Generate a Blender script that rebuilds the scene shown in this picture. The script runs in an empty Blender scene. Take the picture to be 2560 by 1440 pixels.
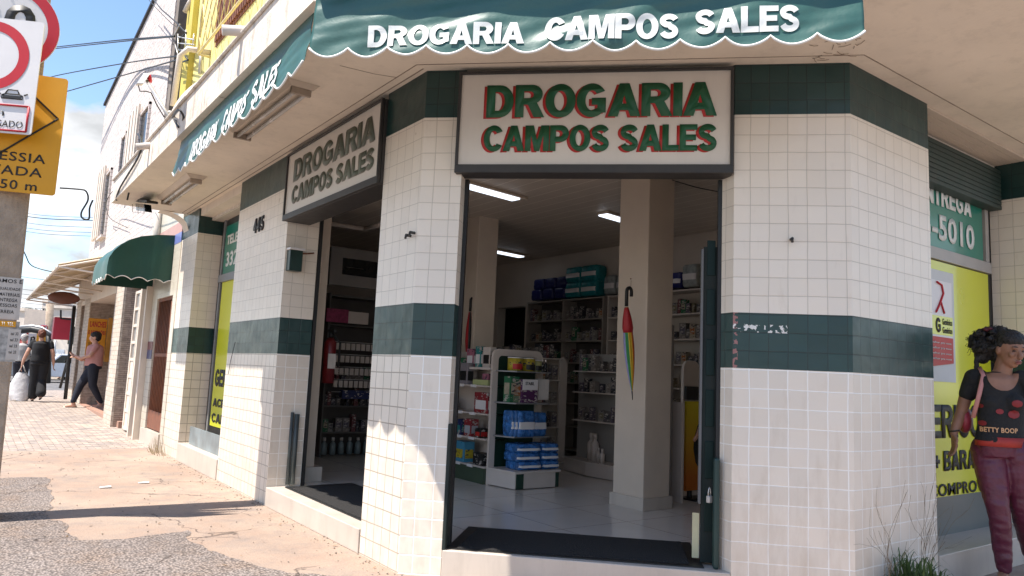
import bpy, bmesh, math, random
from mathutils import Vector, Matrix, noise
random.seed(7)
S = 0.8                                    # plan units -> metres, applied to every top-level object at the end
scene = bpy.context.scene
COL = scene.collection
# ---------------------------------------------------------------- camera
CX, CY, CZ, YAW, PIT, ROL, FPX = -2.8459, -5.1894, 1.55, 0.6337, 0.1171, 0.0434, 1841.72
FW = Vector((math.sin(YAW)*math.cos(PIT), math.cos(YAW)*math.cos(PIT), math.sin(PIT)))
RT = Vector((math.cos(YAW), -math.sin(YAW), 0)); UP = RT.cross(FW)
R2 = RT*math.cos(ROL)+UP*math.sin(ROL); U2 = UP*math.cos(ROL)-RT*math.sin(ROL)
CAM = Vector((CX, CY, CZ))
cd = bpy.data.cameras.new('camera'); cam = bpy.data.objects.new('camera', cd); COL.objects.link(cam)
cam.matrix_world = Matrix.Translation(CAM*S) @ Matrix((R2, U2, -FW)).transposed().to_4x4()
cd.sensor_width = 36; cd.lens = 36*FPX/2560; cd.clip_end = 3000; cd.clip_start = .05
scene.camera = cam
# ---------------------------------------------------------------- sun, sky, exposure
SUN = Vector((-1, .05, 2.15)).normalized()
sd = bpy.data.lights.new('sun', 'SUN'); sd.energy = 4.3; sd.angle = math.radians(.5); sd.color = (1, .94, .86)
sun = bpy.data.objects.new('sun', sd); COL.objects.link(sun); sun.rotation_euler = SUN.to_track_quat('Z', 'Y').to_euler()
scene.view_settings.view_transform = 'Standard'; scene.view_settings.look = 'None'
scene.view_settings.exposure = 1.14; scene.view_settings.gamma = 1
w = bpy.data.worlds.new('World'); scene.world = w; w.use_nodes = True
nt = w.node_tree; N = nt.nodes; L = nt.links
bg = N['Background']; bg.inputs[1].default_value = .122
sky = N.new('ShaderNodeTexSky'); sky.sky_type = 'NISHITA'; sky.sun_disc = False
sky.sun_elevation = math.asin(SUN.z); sky.sun_rotation = math.atan2(SUN.x, SUN.y); sky.air_density = 1.0; sky.dust_density = .15; sky.ozone_density = 2.6
tc = N.new('ShaderNodeTexCoord'); sep = N.new('ShaderNodeSeparateXYZ'); L.new(tc.outputs['Generated'], sep.inputs[0])
mp = N.new('ShaderNodeMapping'); mp.inputs['Scale'].default_value = (1, 1, 1.9); mp.inputs['Location'].default_value = (.30, .1, .22); L.new(tc.outputs['Generated'], mp.inputs[0])
nz = N.new('ShaderNodeTexNoise'); nz.inputs['Scale'].default_value = 3.2; nz.inputs['Detail'].default_value = 9; nz.inputs['Roughness'].default_value = .56; L.new(mp.outputs[0], nz.inputs['Vector'])
el = N.new('ShaderNodeMapRange'); el.inputs[1].default_value = .27; el.inputs[2].default_value = .37; el.inputs[3].default_value = .085; el.inputs[4].default_value = -.10; L.new(sep.outputs[2], el.inputs[0])
ad = N.new('ShaderNodeMath'); ad.operation = 'ADD'; L.new(nz.outputs[0], ad.inputs[0]); L.new(el.outputs[0], ad.inputs[1])
cr = N.new('ShaderNodeMapRange'); cr.inputs[1].default_value = .53; cr.inputs[2].default_value = .61; L.new(ad.outputs[0], cr.inputs[0])
n2 = N.new('ShaderNodeTexNoise'); n2.inputs['Scale'].default_value = 7; n2.inputs['Detail'].default_value = 6; L.new(mp.outputs[0], n2.inputs['Vector'])
cc = N.new('ShaderNodeMapRange'); cc.inputs[1].default_value = .35; cc.inputs[2].default_value = .6; cc.inputs[3].default_value = 2.9; cc.inputs[4].default_value = 5.6; L.new(n2.outputs[0], cc.inputs[0])
cl = N.new('ShaderNodeVectorMath'); cl.operation = 'SCALE'; cl.inputs[0].default_value = (.95, .97, 1.0); L.new(cc.outputs[0], cl.inputs['Scale'])
mx = N.new('ShaderNodeMix'); mx.data_type = 'RGBA'; L.new(cr.outputs[0], mx.inputs[0]); L.new(sky.outputs[0], mx.inputs[6]); L.new(cl.outputs[0], mx.inputs[7])
L.new(mx.outputs[2], bg.inputs[0])

# ---------------------------------------------------------------- from a picture pixel to the plane it lies on (plan units)
def ray(x, y): return FW + R2*((x-1280)/FPX) + U2*((720-y)/FPX)
def hit(x, y, n, d):
    D = ray(x, y); n = Vector(n); return CAM + D*((d-n.dot(CAM))/n.dot(D))
def onX(x, y, v=0.): return hit(x, y, (1, 0, 0), v)
def onY(x, y, v=0.): return hit(x, y, (0, 1, 0), v)
def onZ(x, y, v=0.): return hit(x, y, (0, 0, 1), v)
def dep(x, y, d): return CAM + ray(x, y)*(d/ray(x, y).dot(FW))
R = math.radians; Q2 = 2**.5
def ch(s, off=0., z=0.): return Vector((s/Q2+off/Q2, -s/Q2+off/Q2, z))   # s along the corner door face, off metres inward
CHX = Vector((1, -1, 0))/Q2; CHN = Vector((-1, -1, 0))/Q2

# ---------------------------------------------------------------- materials
MATS = {}
def mat(name, color, rough=.6, var=.12, vs=6., bump=0., bs=40., metal=0., dirt=0., emit=0., coat=0., coord='Object', spec=.5):
    if name in MATS: return MATS[name]
    m = bpy.data.materials.new(name); m.use_nodes = True; n = m.node_tree.nodes; l = m.node_tree.links
    b = n['Principled BSDF']; b.inputs['Roughness'].default_value = rough; b.inputs['Metallic'].default_value = metal
    b.inputs['Specular IOR Level'].default_value = spec
    t = n.new('ShaderNodeTexCoord'); a = n.new('ShaderNodeTexNoise'); a.inputs['Scale'].default_value = vs; a.inputs['Detail'].default_value = 5
    l.new(t.outputs[coord], a.inputs['Vector'])
    r = n.new('ShaderNodeMapRange'); r.inputs[1].default_value = .3; r.inputs[2].default_value = .7; r.inputs[3].default_value = 1-var; r.inputs[4].default_value = 1+var*.6
    l.new(a.outputs[0], r.inputs[0])
    v = n.new('ShaderNodeVectorMath'); v.operation = 'SCALE'; v.inputs[0].default_value = color; l.new(r.outputs[0], v.inputs['Scale'])
    out = v.outputs[0]
    if dirt:
        d = n.new('ShaderNodeTexNoise'); d.inputs['Scale'].default_value = 2.3; d.inputs['Detail'].default_value = 8; d.inputs['Roughness'].default_value = .7
        mp = n.new('ShaderNodeMapping'); mp.inputs['Scale'].default_value = (3, 3, .6); l.new(t.outputs['Object'], mp.inputs[0]); l.new(mp.outputs[0], d.inputs['Vector'])
        dr = n.new('ShaderNodeMapRange'); dr.inputs[1].default_value = .5; dr.inputs[2].default_value = .75; dr.inputs[3].default_value = 0; dr.inputs[4].default_value = dirt; l.new(d.outputs[0], dr.inputs[0])
        x = n.new('ShaderNodeMix'); x.data_type = 'RGBA'; l.new(dr.outputs[0], x.inputs[0]); l.new(out, x.inputs[6]); x.inputs[7].default_value = (.12, .09, .07, 1); out = x.outputs[2]
    l.new(out, b.inputs['Base Color'])
    rr = n.new('ShaderNodeMapRange'); rr.inputs[3].default_value = max(.03, rough-.1); rr.inputs[4].default_value = min(1, rough+.12); l.new(a.outputs[0], rr.inputs[0]); l.new(rr.outputs[0], b.inputs['Roughness'])
    if bump:
        c = n.new('ShaderNodeTexNoise'); c.inputs['Scale'].default_value = bs; c.inputs['Detail'].default_value = 4; l.new(t.outputs[coord], c.inputs['Vector'])
        u = n.new('ShaderNodeBump'); u.inputs['Strength'].default_value = bump; u.inputs['Distance'].default_value = .02; l.new(c.outputs[0], u.inputs['Height']); l.new(u.outputs[0], b.inputs['Normal'])
    if emit: b.inputs['Emission Color'].default_value = (*color, 1); b.inputs['Emission Strength'].default_value = emit
    if coat: b.inputs['Coat Weight'].default_value = coat; b.inputs['Coat Roughness'].default_value = .08
    MATS[name] = m; return m

TW = .1379; M0, M1, T2, ZT = 1.6727, 2.0863, 3.6193, 4.023
def tile_mat(name, worn, green=True, base=(.80, .71, .60), chips=False):
    m = bpy.data.materials.new(name); m.use_nodes = True; n = m.node_tree.nodes; l = m.node_tree.links; b = n['Principled BSDF']
    t = n.new('ShaderNodeTexCoord'); mp = n.new('ShaderNodeMapping'); mp.inputs['Location'].default_value = (.02, -(M0-12*TW), 0); l.new(t.outputs['UV'], mp.inputs[0])
    wob = n.new('ShaderNodeTexNoise'); wob.inputs['Scale'].default_value = 1.7; l.new(t.outputs['UV'], wob.inputs['Vector'])
    wm = n.new('ShaderNodeVectorMath'); wm.operation = 'MULTIPLY_ADD'; wm.inputs[1].default_value = (.022, .018, 0); l.new(wob.outputs['Color'], wm.inputs[0]); l.new(mp.outputs[0], wm.inputs[2])
    s = n.new('ShaderNodeSeparateXYZ'); l.new(t.outputs['UV'], s.inputs[0])
    def math_(op, a, bb, c=None):
        q = n.new('ShaderNodeMath'); q.operation = op
        for i, v in enumerate((a, bb, c)):
            if v is None: continue
            if isinstance(v, (int, float)): q.inputs[i].default_value = v
            else: l.new(v, q.inputs[i])
        return q.outputs[0]
    def mixc(f, a, bb):
        q = n.new('ShaderNodeMix'); q.data_type = 'RGBA'; l.new(f, q.inputs[0]) if not isinstance(f, float) else setattr(q.inputs[0], 'default_value', f)
        for i, v in ((6, a), (7, bb)):
            if isinstance(v, tuple): q.inputs[i].default_value = (*v, 1)
            else: l.new(v, q.inputs[i])
        return q.outputs[2]
    def brick(ms, c1, c2, mo):
        q = n.new('ShaderNodeTexBrick'); q.offset = 0; q.squash = 1; l.new(wm.outputs[0], q.inputs['Vector'])
        q.inputs['Scale'].default_value = 1; q.inputs['Mortar Size'].default_value = ms; q.inputs['Mortar Smooth'].default_value = .3
        q.inputs['Brick Width'].default_value = TW; q.inputs['Row Height'].default_value = TW
        for k, c in (('Color1', c1), ('Color2', c2), ('Mortar', mo)): q.inputs[k].default_value = (*c, 1)
        return q
    c1 = base; c2 = tuple(x*.93 for x in base)
    up = brick(.0020, c1, c2, (.44, .38, .31)); lo = brick(.0052, tuple(x*.96 for x in base), tuple(x*.87 for x in base), (.90, .86, .80) if worn else (.36, .3, .24))
    gr = brick(.0024, (.016, .050, .046), (.011, .038, .036), (.007, .014, .014))
    zlow = math_('LESS_THAN', s.outputs[1], M0)
    white = mixc(zlow, up.outputs[0], lo.outputs[0])
    dn = n.new('ShaderNodeTexNoise'); dn.inputs['Scale'].default_value = 1; dn.inputs['Detail'].default_value = 8; dn.inputs['Roughness'].default_value = .65
    dm = n.new('ShaderNodeMapping'); dm.inputs['Scale'].default_value = (9, 2.2, 1); l.new(t.outputs['UV'], dm.inputs[0]); l.new(dm.outputs[0], dn.inputs['Vector'])
    hz = n.new('ShaderNodeMapRange'); hz.inputs[1].default_value = 0; hz.inputs[2].default_value = 1.7; hz.inputs[3].default_value = .18; hz.inputs[4].default_value = -.02; l.new(s.outputs[1], hz.inputs[0])
    dd = n.new('ShaderNodeMapRange'); dd.inputs[1].default_value = .56; dd.inputs[2].default_value = .9; dd.inputs[3].default_value = 0; dd.inputs[4].default_value = .5
    l.new(math_('ADD', dn.outputs[0], hz.outputs[0]), dd.inputs[0])
    white = mixc(dd.outputs[0], white, (.48, .38, .28))
    if green:
        band = math_('MULTIPLY', math_('GREATER_THAN', s.outputs[1], M0), math_('LESS_THAN', s.outputs[1], M1))
        gf = math_('MAXIMUM', band, math_('GREATER_THAN', s.outputs[1], T2))
        gg = gr.outputs[0]
        if chips:
            # glaze chipped off along the door edge (body showing pink) and a row of white chips
            cn = n.new('ShaderNodeTexNoise'); cn.inputs['Scale'].default_value = 26; cn.inputs['Detail'].default_value = 3; l.new(t.outputs['UV'], cn.inputs['Vector'])
            eu = math_('MULTIPLY', math_('LESS_THAN', s.outputs[0], 2.505), math_('LESS_THAN', s.outputs[1], 2.5)); pk = math_('MULTIPLY', math_('GREATER_THAN', cn.outputs[0], .53), eu)
            gg = mixc(pk, gg, (.30, .13, .12))
            rowz = math_('MULTIPLY', math_('GREATER_THAN', s.outputs[1], 1.94), math_('LESS_THAN', s.outputs[1], 2.0)); ru = math_('LESS_THAN', s.outputs[0], 2.86)
            wk = math_('MULTIPLY', math_('MULTIPLY', rowz, ru), math_('GREATER_THAN', cn.outputs[0], .56)); gg = mixc(wk, gg, (.7, .68, .64))
        colr = mixc(gf, white, gg)
    else: colr = white
    l.new(colr, b.inputs['Base Color'])
    b.inputs['Roughness'].default_value = .28
    rn = n.new('ShaderNodeTexNoise'); rn.inputs['Scale'].default_value = 5; l.new(t.outputs['UV'], rn.inputs['Vector'])
    rr = n.new('ShaderNodeMapRange'); rr.inputs[3].default_value = .22; rr.inputs[4].default_value = .45; l.new(rn.outputs[0], rr.inputs[0]); l.new(rr.outputs[0], b.inputs['Roughness'])
    # each tile slightly tilted + sunk joints
    hn = n.new('ShaderNodeTexNoise'); hn.inputs['Scale'].default_value = 4.5; hn.inputs['Detail'].default_value = 2; l.new(t.outputs['UV'], hn.inputs['Vector'])
    hh = math_('SUBTRACT', math_('MULTIPLY', hn.outputs[0], 1.2), math_('MULTIPLY', (lo if worn else up).outputs['Fac'], .6))
    bu = n.new('ShaderNodeBump'); bu.inputs['Strength'].default_value = .5; bu.inputs['Distance'].default_value = .012; l.new(hh, bu.inputs['Height']); l.new(bu.outputs[0], b.inputs['Normal'])
    MATS[name] = m; return m
TILE = tile_mat('glazed_tile', False); TILEW = tile_mat('glazed_tile_regrouted', True); TILEC = tile_mat('glazed_tile_chipped', True, chips=True)
TILEP = tile_mat('plain_tile', False, green=False, base=(.62, .57, .47))

def brick_mat(name, c1, c2, mo, bw, rh, ms, rough=.8, off=.5, bump=.6, coord='UV', noise_s=14, nb=.25, scale=None):
    m = bpy.data.materials.new(name); m.use_nodes = True; n = m.node_tree.nodes; l = m.node_tree.links; b = n['Principled BSDF']
    t = n.new('ShaderNodeTexCoord'); mp = n.new('ShaderNodeMapping'); l.new(t.outputs[coord], mp.inputs[0])
    if scale: mp.inputs['Scale'].default_value = scale
    q = n.new('ShaderNodeTexBrick'); q.offset = off; l.new(mp.outputs[0], q.inputs['Vector']); q.inputs['Scale'].default_value = 1
    q.inputs['Mortar Size'].default_value = ms; q.inputs['Brick Width'].default_value = bw; q.inputs['Row Height'].default_value = rh; q.inputs['Mortar Smooth'].default_value = .3
    for k, c in (('Color1', c1), ('Color2', c2), ('Mortar', mo)): q.inputs[k].default_value = (*c, 1)
    a = n.new('ShaderNodeTexNoise'); a.inputs['Scale'].default_value = noise_s; a.inputs['Detail'].default_value = 6; l.new(t.outputs[coord], a.inputs['Vector'])
    r = n.new('ShaderNodeMapRange'); r.inputs[1].default_value = .3; r.inputs[2].default_value = .7; r.inputs[3].default_value = 1-nb; r.inputs[4].default_value = 1+nb*.5; l.new(a.outputs[0], r.inputs[0])
    v = n.new('ShaderNodeVectorMath'); v.operation = 'SCALE'; l.new(q.outputs[0], v.inputs[0]); l.new(r.outputs[0], v.inputs['Scale']); l.new(v.outputs[0], b.inputs['Base Color'])
    b.inputs['Roughness'].default_value = rough
    s = n.new('ShaderNodeMath'); s.operation = 'SUBTRACT'; l.new(a.outputs[0], s.inputs[0]); l.new(q.outputs['Fac'], s.inputs[1])
    u = n.new('ShaderNodeBump'); u.inputs['Strength'].default_value = bump; u.inputs['Distance'].default_value = .015; l.new(s.outputs[0], u.inputs['Height']); l.new(u.outputs[0], b.inputs['Normal'])
    MATS[name] = m; return m

def ground_mat(name, ca, cb, cc_, rough, gravel=0., cracks=True):
    m = bpy.data.materials.new(name); m.use_nodes = True; n = m.node_tree.nodes; l = m.node_tree.links; b = n['Principled BSDF']
    t = n.new('ShaderNodeTexCoord')
    def noi(sc, de=8, ro=.6, dist=0):
        q = n.new('ShaderNodeTexNoise'); q.inputs['Scale'].default_value = sc; q.inputs['Detail'].default_value = de; q.inputs['Roughness'].default_value = ro; q.inputs['Distortion'].default_value = dist; l.new(t.outputs['Object'], q.inputs['Vector']); return q.outputs[0]
    def rng(o, a, bb, c, d):
        q = n.new('ShaderNodeMapRange'); 
        for i, v in enumerate((a, bb, c, d)): q.inputs[i+1].default_value = v
        l.new(o, q.inputs[0]); return q.outputs[0]
    def mixc(f, a, bb):
        q = n.new('ShaderNodeMix'); q.data_type = 'RGBA'; l.new(f, q.inputs[0])
        for i, v in ((6, a), (7, bb)):
            if isinstance(v, tuple): q.inputs[i].default_value = (*v, 1)
            else: l.new(v, q.inputs[i])
        return q.outputs[2]
    big = noi(.9, 9, .62, .4); fine = noi(55, 4, .7)
    c = mixc(rng(big, .38, .62, 0, 1), ca, cb); c = mixc(rng(noi(2.3, 9, .72), .47, .66, 0, .85), c, cc_); c = mixc(rng(noi(16, 6, .75), .55, .72, 0, .4), c, tuple(x*.6 for x in ca))
    c = mixc(rng(fine, .45, .75, 0, .35), c, tuple(x*.45 for x in ca))
    h = fine
    if gravel:
        vo = n.new('ShaderNodeTexVoronoi'); vo.inputs['Scale'].default_value = 48; l.new(t.outputs['Object'], vo.inputs['Vector'])
        g = rng(vo.outputs['Distance'], 0, .7, 1.25, .35)
        q = n.new('ShaderNodeVectorMath'); q.operation = 'SCALE'; l.new(c, q.inputs[0]); l.new(g, q.inputs['Scale']); c = q.outputs[0]
        h2 = n.new('ShaderNodeMath'); h2.operation = 'SUBTRACT'; l.new(fine, h2.inputs[0]); l.new(vo.outputs['Distance'], h2.inputs[1]); h = h2.outputs[0]
    if cracks:
        wp = n.new('ShaderNodeTexNoise'); wp.inputs['Scale'].default_value = 3.5; wp.inputs['Detail'].default_value = 6; l.new(t.outputs['Object'], wp.inputs['Vector'])
        ma = n.new('ShaderNodeVectorMath'); ma.operation = 'MULTIPLY_ADD'; ma.inputs[1].default_value = (.45, .45, 0); l.new(wp.outputs['Color'], ma.inputs[0]); l.new(t.outputs['Object'], ma.inputs[2])
        ve = n.new('ShaderNodeTexVoronoi'); ve.feature = 'DISTANCE_TO_EDGE'; ve.inputs['Scale'].default_value = .75; l.new(ma.outputs[0], ve.inputs['Vector'])
        k1 = rng(ve.outputs['Distance'], 0, .009, 1, 0); k2 = rng(noi(1.3, 3), .47, .56, 0, .9)
        k = n.new('ShaderNodeMath'); k.operation = 'MULTIPLY'; l.new(k1, k.inputs[0]); l.new(k2, k.inputs[1])
        c = mixc(k.outputs[0], c, (.07, .05, .04))
        h3 = n.new('ShaderNodeMath'); h3.operation = 'SUBTRACT'; l.new(h, h3.inputs[0]); l.new(k.outputs[0], h3.inputs[1]); h = h3.outputs[0]
    l.new(c, b.inputs['Base Color']); b.inputs['Roughness'].default_value = rough
    u = n.new('ShaderNodeBump'); u.inputs['Strength'].default_value = .75 if gravel else .45; u.inputs['Distance'].default_value = .02; l.new(h, u.inputs['Height']); l.new(u.outputs[0], b.inputs['Normal'])
    MATS[name] = m; return m

SOFFIT = mat('soffit_paint', (.77, .67, .555), .75, .09, 1.6, .12, 25, dirt=.16)
FASCIA = mat('fascia_plaster', (.74, .64, .54), .8, .15, 4, .5, 12, dirt=.8)
YELLOW = mat('yellow_paint', (.84, .74, .28), .7, .1, 2, .2, 20, dirt=.25)
DARKY = mat('olive_paint', (.62, .50, .10), .75, .1, 2, dirt=.3)
STONE = mat('step_stone', (.54, .47, .40), .35, .08, 3, dirt=.18)
GREYM = mat('grey_metal', (.25, .25, .25), .45, .1, 8, metal=.3); DGREY = mat('dark_metal', (.035, .033, .032), .5, .2, 8, dirt=.1)
BLACKM = mat('black_trim', (.012, .012, .012), .5, .2, 9); SIGNW = mat('sign_face', (.70, .64, .57), .38, .05, 2, dirt=.06)
SGREEN = mat('sign_green', (.008, .095, .038), .4, .05, 5); SRED = mat('sign_red', (.45, .02, .018), .45, .08, 5); SREFL = mat('reflection_brown', (.22, .19, .15), .5, .25, 2)  # last one: brown grey of the left sign's reflection, painted in
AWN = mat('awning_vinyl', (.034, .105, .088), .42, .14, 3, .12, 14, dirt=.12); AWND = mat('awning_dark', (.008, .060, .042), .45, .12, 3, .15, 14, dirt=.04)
PIPING = mat('white_piping', (.78, .75, .70), .5, .1, 9); LETW = mat('white_lettering', (.72, .72, .68), .45, .06, 9)
WHITEP = mat('white_paint', (.62, .52, .42), .55, .06, 3, .05, 30); INTW = mat('interior_wall', (.66, .57, .48), .6, .06, 2); INTG = mat('interior_grey', (.30, .28, .26), .55, .1, 3)
CEIL = brick_mat('ceiling_boards', (.62, .54, .455), (.60, .52, .44), (.88, .80, .70), .22, 12, .007, .5, 0, .2, 'UV', 3, .06, (1, 1, 1))
MATB = mat('rubber_mat', (.020, .018, .017), .95, .35, 60, .9, 90); SHELFW = mat('shelf_white', (.60, .52, .46), .4, .06, 4); SHELFG = mat('shelf_green', (.014, .045, .03), .45, .1, 5)
RUST = mat('rusty_brown', (.20, .07, .035), .7, .25, 9, .1, 30); WOOD = mat('brown_wood', (.25, .12, .06), .6, .25, 9)
CONC = mat('pole_concrete', (.40, .31, .23), .85, .25, 6, .6, 35, dirt=.5); STEEL = mat('galvanised', (.5, .48, .46), .4, .15, 8, metal=.5); PVC = mat('pvc_pipe', (.62, .54, .47), .5, .1, 6, dirt=.2)
PINKW = brick_mat('textured_block', (.70, .62, .58), (.62, .54, .50), (.50, .43, .39), .34, .12, .006, .85, .5, 1.2, 'UV', 7, .22)
STONEC = brick_mat('slate_cladding', (.50, .39, .31), (.41, .31, .25), (.22, .16, .12), .5, .045, .004, .8, .5, .9, 'UV', 10, .3)
SLITE = brick_mat('pale_cladding', (.62, .53, .44), (.54, .45, .36), (.35, .27, .2), .3, .10, .005, .8, .5, .6, 'UV', 10, .2)
BEIGE = mat('canopy_sheet', (.50, .39, .24), .55, .12, 3, dirt=.15); CREAM = mat('cream_metal', (.70, .60, .50), .55, .08, 3, dirt=.1)
YSTICK = mat('yellow_vinyl', (.62, .62, .015), .3, .04, 2, coat=.4); GSTICK = mat('green_vinyl', (.006, .19, .13), .3, .05, 2, coat=.3); BLK = mat('black_ink', (.015, .013, .012), .5, .1, 9)
GLASSD = mat('dark_glass', (.012, .016, .016), .12, .3, 3); OCHRE = mat('sign_ochre', (.70, .31, .003), .55, .05, 3, dirt=.04); SWHITE = mat('sign_white', (.72, .68, .66), .4, .04, 3, dirt=.04); RRED = mat('ring_red', (.50, .012, .022), .45, .06, 3)
BANNER = mat('orange_banner', (.65, .27, .015), .6, .12, 5); KRED = mat('kiosk_red', (.50, .035, .07), .5, .08, 3); ASPH = ground_mat('asphalt', (.12, .115, .11), (.16, .15, .15), (.2, .19, .18), .9)
FLOORT = brick_mat('porcelain_floor', (.72, .66, .59), (.70, .64, .57), (.16, .14, .12), .82, .82, .004, .16, 0, .05, 'UV', 2, .05)
SKIN_D = mat('skin_brown', (.27, .135, .085), .5, .15, 12, spec=.4); SKIN_L = mat('skin_light', (.55, .30, .21), .5, .08, 12); HAIR = mat('black_hair', (.010, .008, .008), .55, .4, 30, .8, 60)
TUBE = mat('lit_tube', (.80, .88, 1), .4, 0, emit=.9); TUBEOFF = mat('glass_tube', (.62, .58, .54), .25, .05)

# ---------------------------------------------------------------- mesh builder
class MB:
    def __init__(s): s.v = []; s.f = []; s.m = []; s.sm = []
    def add(s, vs, fs, mi=0, smooth=False):
        o = len(s.v); s.v += [Vector(p) for p in vs]
        for f in fs: s.f.append([i+o for i in f]); s.m.append(mi); s.sm.append(smooth)
        return s
    def box(s, a, b, mi=0):
        x0, y0, z0 = a; x1, y1, z1 = b
        if x0 > x1: x0, x1 = x1, x0
        if y0 > y1: y0, y1 = y1, y0
        if z0 > z1: z0, z1 = z1, z0
        return s.add([(x0,y0,z0),(x1,y0,z0),(x1,y1,z0),(x0,y1,z0),(x0,y0,z1),(x1,y0,z1),(x1,y1,z1),(x0,y1,z1)],
                     [(0,3,2,1),(4,5,6,7),(0,1,5,4),(1,2,6,5),(2,3,7,6),(3,0,4,7)], mi)
    def obox(s, o, ux, uy, uz, mi=0):                       # box from corner o and three edge vectors
        o, ux, uy, uz = map(Vector, (o, ux, uy, uz)); fl = ux.cross(uy).dot(uz) < 0
        P = [o, o+ux, o+ux+uy, o+uy]; P += [p+uz for p in P]
        F = [(0,3,2,1),(4,5,6,7),(0,1,5,4),(1,2,6,5),(2,3,7,6),(3,0,4,7)]
        return s.add(P, [tuple(reversed(f)) for f in F] if fl else F, mi)
    def prism(s, poly, z0, z1, mi=0, side=None, caps=True):  # poly counter-clockwise seen from above
        n = len(poly); A = sum(poly[i][0]*poly[(i+1)%n][1]-poly[(i+1)%n][0]*poly[i][1] for i in range(n))
        if A < 0: poly = poly[::-1]; side = side[::-1][1:]+side[::-1][:1] if side else None
        vs = [(p[0], p[1], z0) for p in poly]+[(p[0], p[1], z1) for p in poly]
        for i in range(n):
            j = (i+1) % n; s.add([vs[i], vs[j], vs[j+n], vs[i+n]], [(0,1,2,3)], side[i] if side else mi)
        if caps: s.add(vs[:n], [tuple(range(n))[::-1]], mi); s.add(vs[n:], [tuple(range(n))], mi)
        return s
    def tube(s, pts, r, n=8, mi=0, cap=True, smooth=True):
        pts = [Vector(p) for p in pts]; rs = r if isinstance(r, (list, tuple)) else [r]*len(pts)
        o = len(s.v); prev = None
        for i, p in enumerate(pts):
            d = (pts[min(i+1, len(pts)-1)]-pts[max(i-1, 0)]).normalized()
            if prev is None: a = d.orthogonal().normalized()
            else: a = (prev-d*prev.dot(d)); a = a.normalized() if a.length > 1e-6 else d.orthogonal().normalized()
            prev = a; b = d.cross(a)
            rr = rs[i]; ra, rb = rr if isinstance(rr, tuple) else (rr, rr)
            for k in range(n):
                t = 2*math.pi*k/n; s.v.append(p+a*ra*math.cos(t)+b*rb*math.sin(t))
        for i in range(len(pts)-1):
            for k in range(n):
                k2 = (k+1) % n; s.f.append([o+i*n+k, o+i*n+k2, o+(i+1)*n+k2, o+(i+1)*n+k]); s.m.append(mi); s.sm.append(smooth)
        if cap:
            s.f.append([o+k for k in range(n)][::-1]); s.m.append(mi); s.sm.append(False)
            s.f.append([o+(len(pts)-1)*n+k for k in range(n)]); s.m.append(mi); s.sm.append(False)
        return s
    def ell(s, c, r, nu=12, nv=8, mi=0, rot=None):
        c = Vector(c); vs = []; fs = []
        for j in range(nv+1):
            ph = math.pi*j/nv
            for i in range(nu):
                th = 2*math.pi*i/nu; p = Vector((r[0]*math.sin(ph)*math.cos(th), r[1]*math.sin(ph)*math.sin(th), r[2]*math.cos(ph)))
                if rot: p = rot @ p
                vs.append(c+p)
        for j in range(nv):
            for i in range(nu):
                i2 = (i+1) % nu; fs.append((j*nu+i, (j+1)*nu+i, (j+1)*nu+i2, j*nu+i2))
        return s.add(vs, fs, mi, True)
    def grid(s, fn, nu, nv, mi=0, smooth=True, flip=False):
        vs = [fn(i/nu, j/nv) for j in range(nv+1) for i in range(nu+1)]; fs = []
        for j in range(nv):
            for i in range(nu):
                q = (j*(nu+1)+i, j*(nu+1)+i+1, (j+1)*(nu+1)+i+1, (j+1)*(nu+1)+i); fs.append(q[::-1] if flip else q)
        return s.add(vs, fs, mi, smooth)
    def xf(s, M): s.v = [M @ p for p in s.v]; return s
    def build(s, name, mats, parent=None, bevel=0, weld=False):
        me = bpy.data.meshes.new(name); off = parent_loc(parent)
        me.from_pydata([p-off for p in s.v], [], s.f)
        if not isinstance(mats, (list, tuple)): mats = [mats]
        for m in mats: me.materials.append(m)
        uv = me.uv_layers.new(name='UVMap')
        for p, mi, sm in zip(me.polygons, s.m, s.sm):
            p.material_index = mi; p.use_smooth = sm
            n = p.normal
            if abs(n.z) > .75:
                for li in p.loop_indices: q = me.vertices[me.loops[li].vertex_index].co; uv.data[li].uv = (q.x, q.y)
            else:
                h = Vector((-n.y, n.x, 0)); h = h.normalized() if h.length > 1e-6 else Vector((1, 0, 0))
                for li in p.loop_indices: q = me.vertices[me.loops[li].vertex_index].co; uv.data[li].uv = (q.dot(h), q.z)
        o = bpy.data.objects.new(name, me); COL.objects.link(o)
        if parent: o.parent = parent
        if bevel:
            b = o.modifiers.new('bevel', 'BEVEL'); b.width = bevel; b.segments = 2; b.limit_method = 'ANGLE'
        return o
def parent_loc(p):
    v = Vector((0, 0, 0))
    while p: v += Vector(p.location); p = p.parent
    return v
def tag(o, label=None, cat=None, group=None, kind=None):
    if label: o['label'] = label
    if cat: o['category'] = cat
    if group: o['group'] = group
    if kind: o['kind'] = kind
    return o
def thing(name, label, cat, loc=(0, 0, 0), group=None):
    o = bpy.data.objects.new(name, None); COL.objects.link(o); o.location = loc; return tag(o, label, cat, group)
def dup(root, loc=None, rz=None, label=None, group=None, sc=None):
    r = root.copy(); COL.objects.link(r)
    if loc is not None: r.location = loc
    if rz is not None: r.rotation_euler = (0, 0, rz)
    if sc: r.scale = sc
    if label: r['label'] = label
    if group: r['group'] = group
    for c in list(root.children):
        k = c.copy(); COL.objects.link(k); k.parent = r
        for g in list(c.children):
            q = g.copy(); COL.objects.link(q); q.parent = k
    return r
def evaluated(o):
    bpy.context.view_layer.update(); dg = bpy.context.evaluated_depsgraph_get(); return bpy.data.meshes.new_from_object(o.evaluated_get(dg))
def arc(cx, cy, rx, ry, a0, a1, n=14): return [(cx+rx*math.cos(R(a0+(a1-a0)*k/n)), cy+ry*math.sin(R(a0+(a1-a0)*k/n))) for k in range(n+1)]
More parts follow.
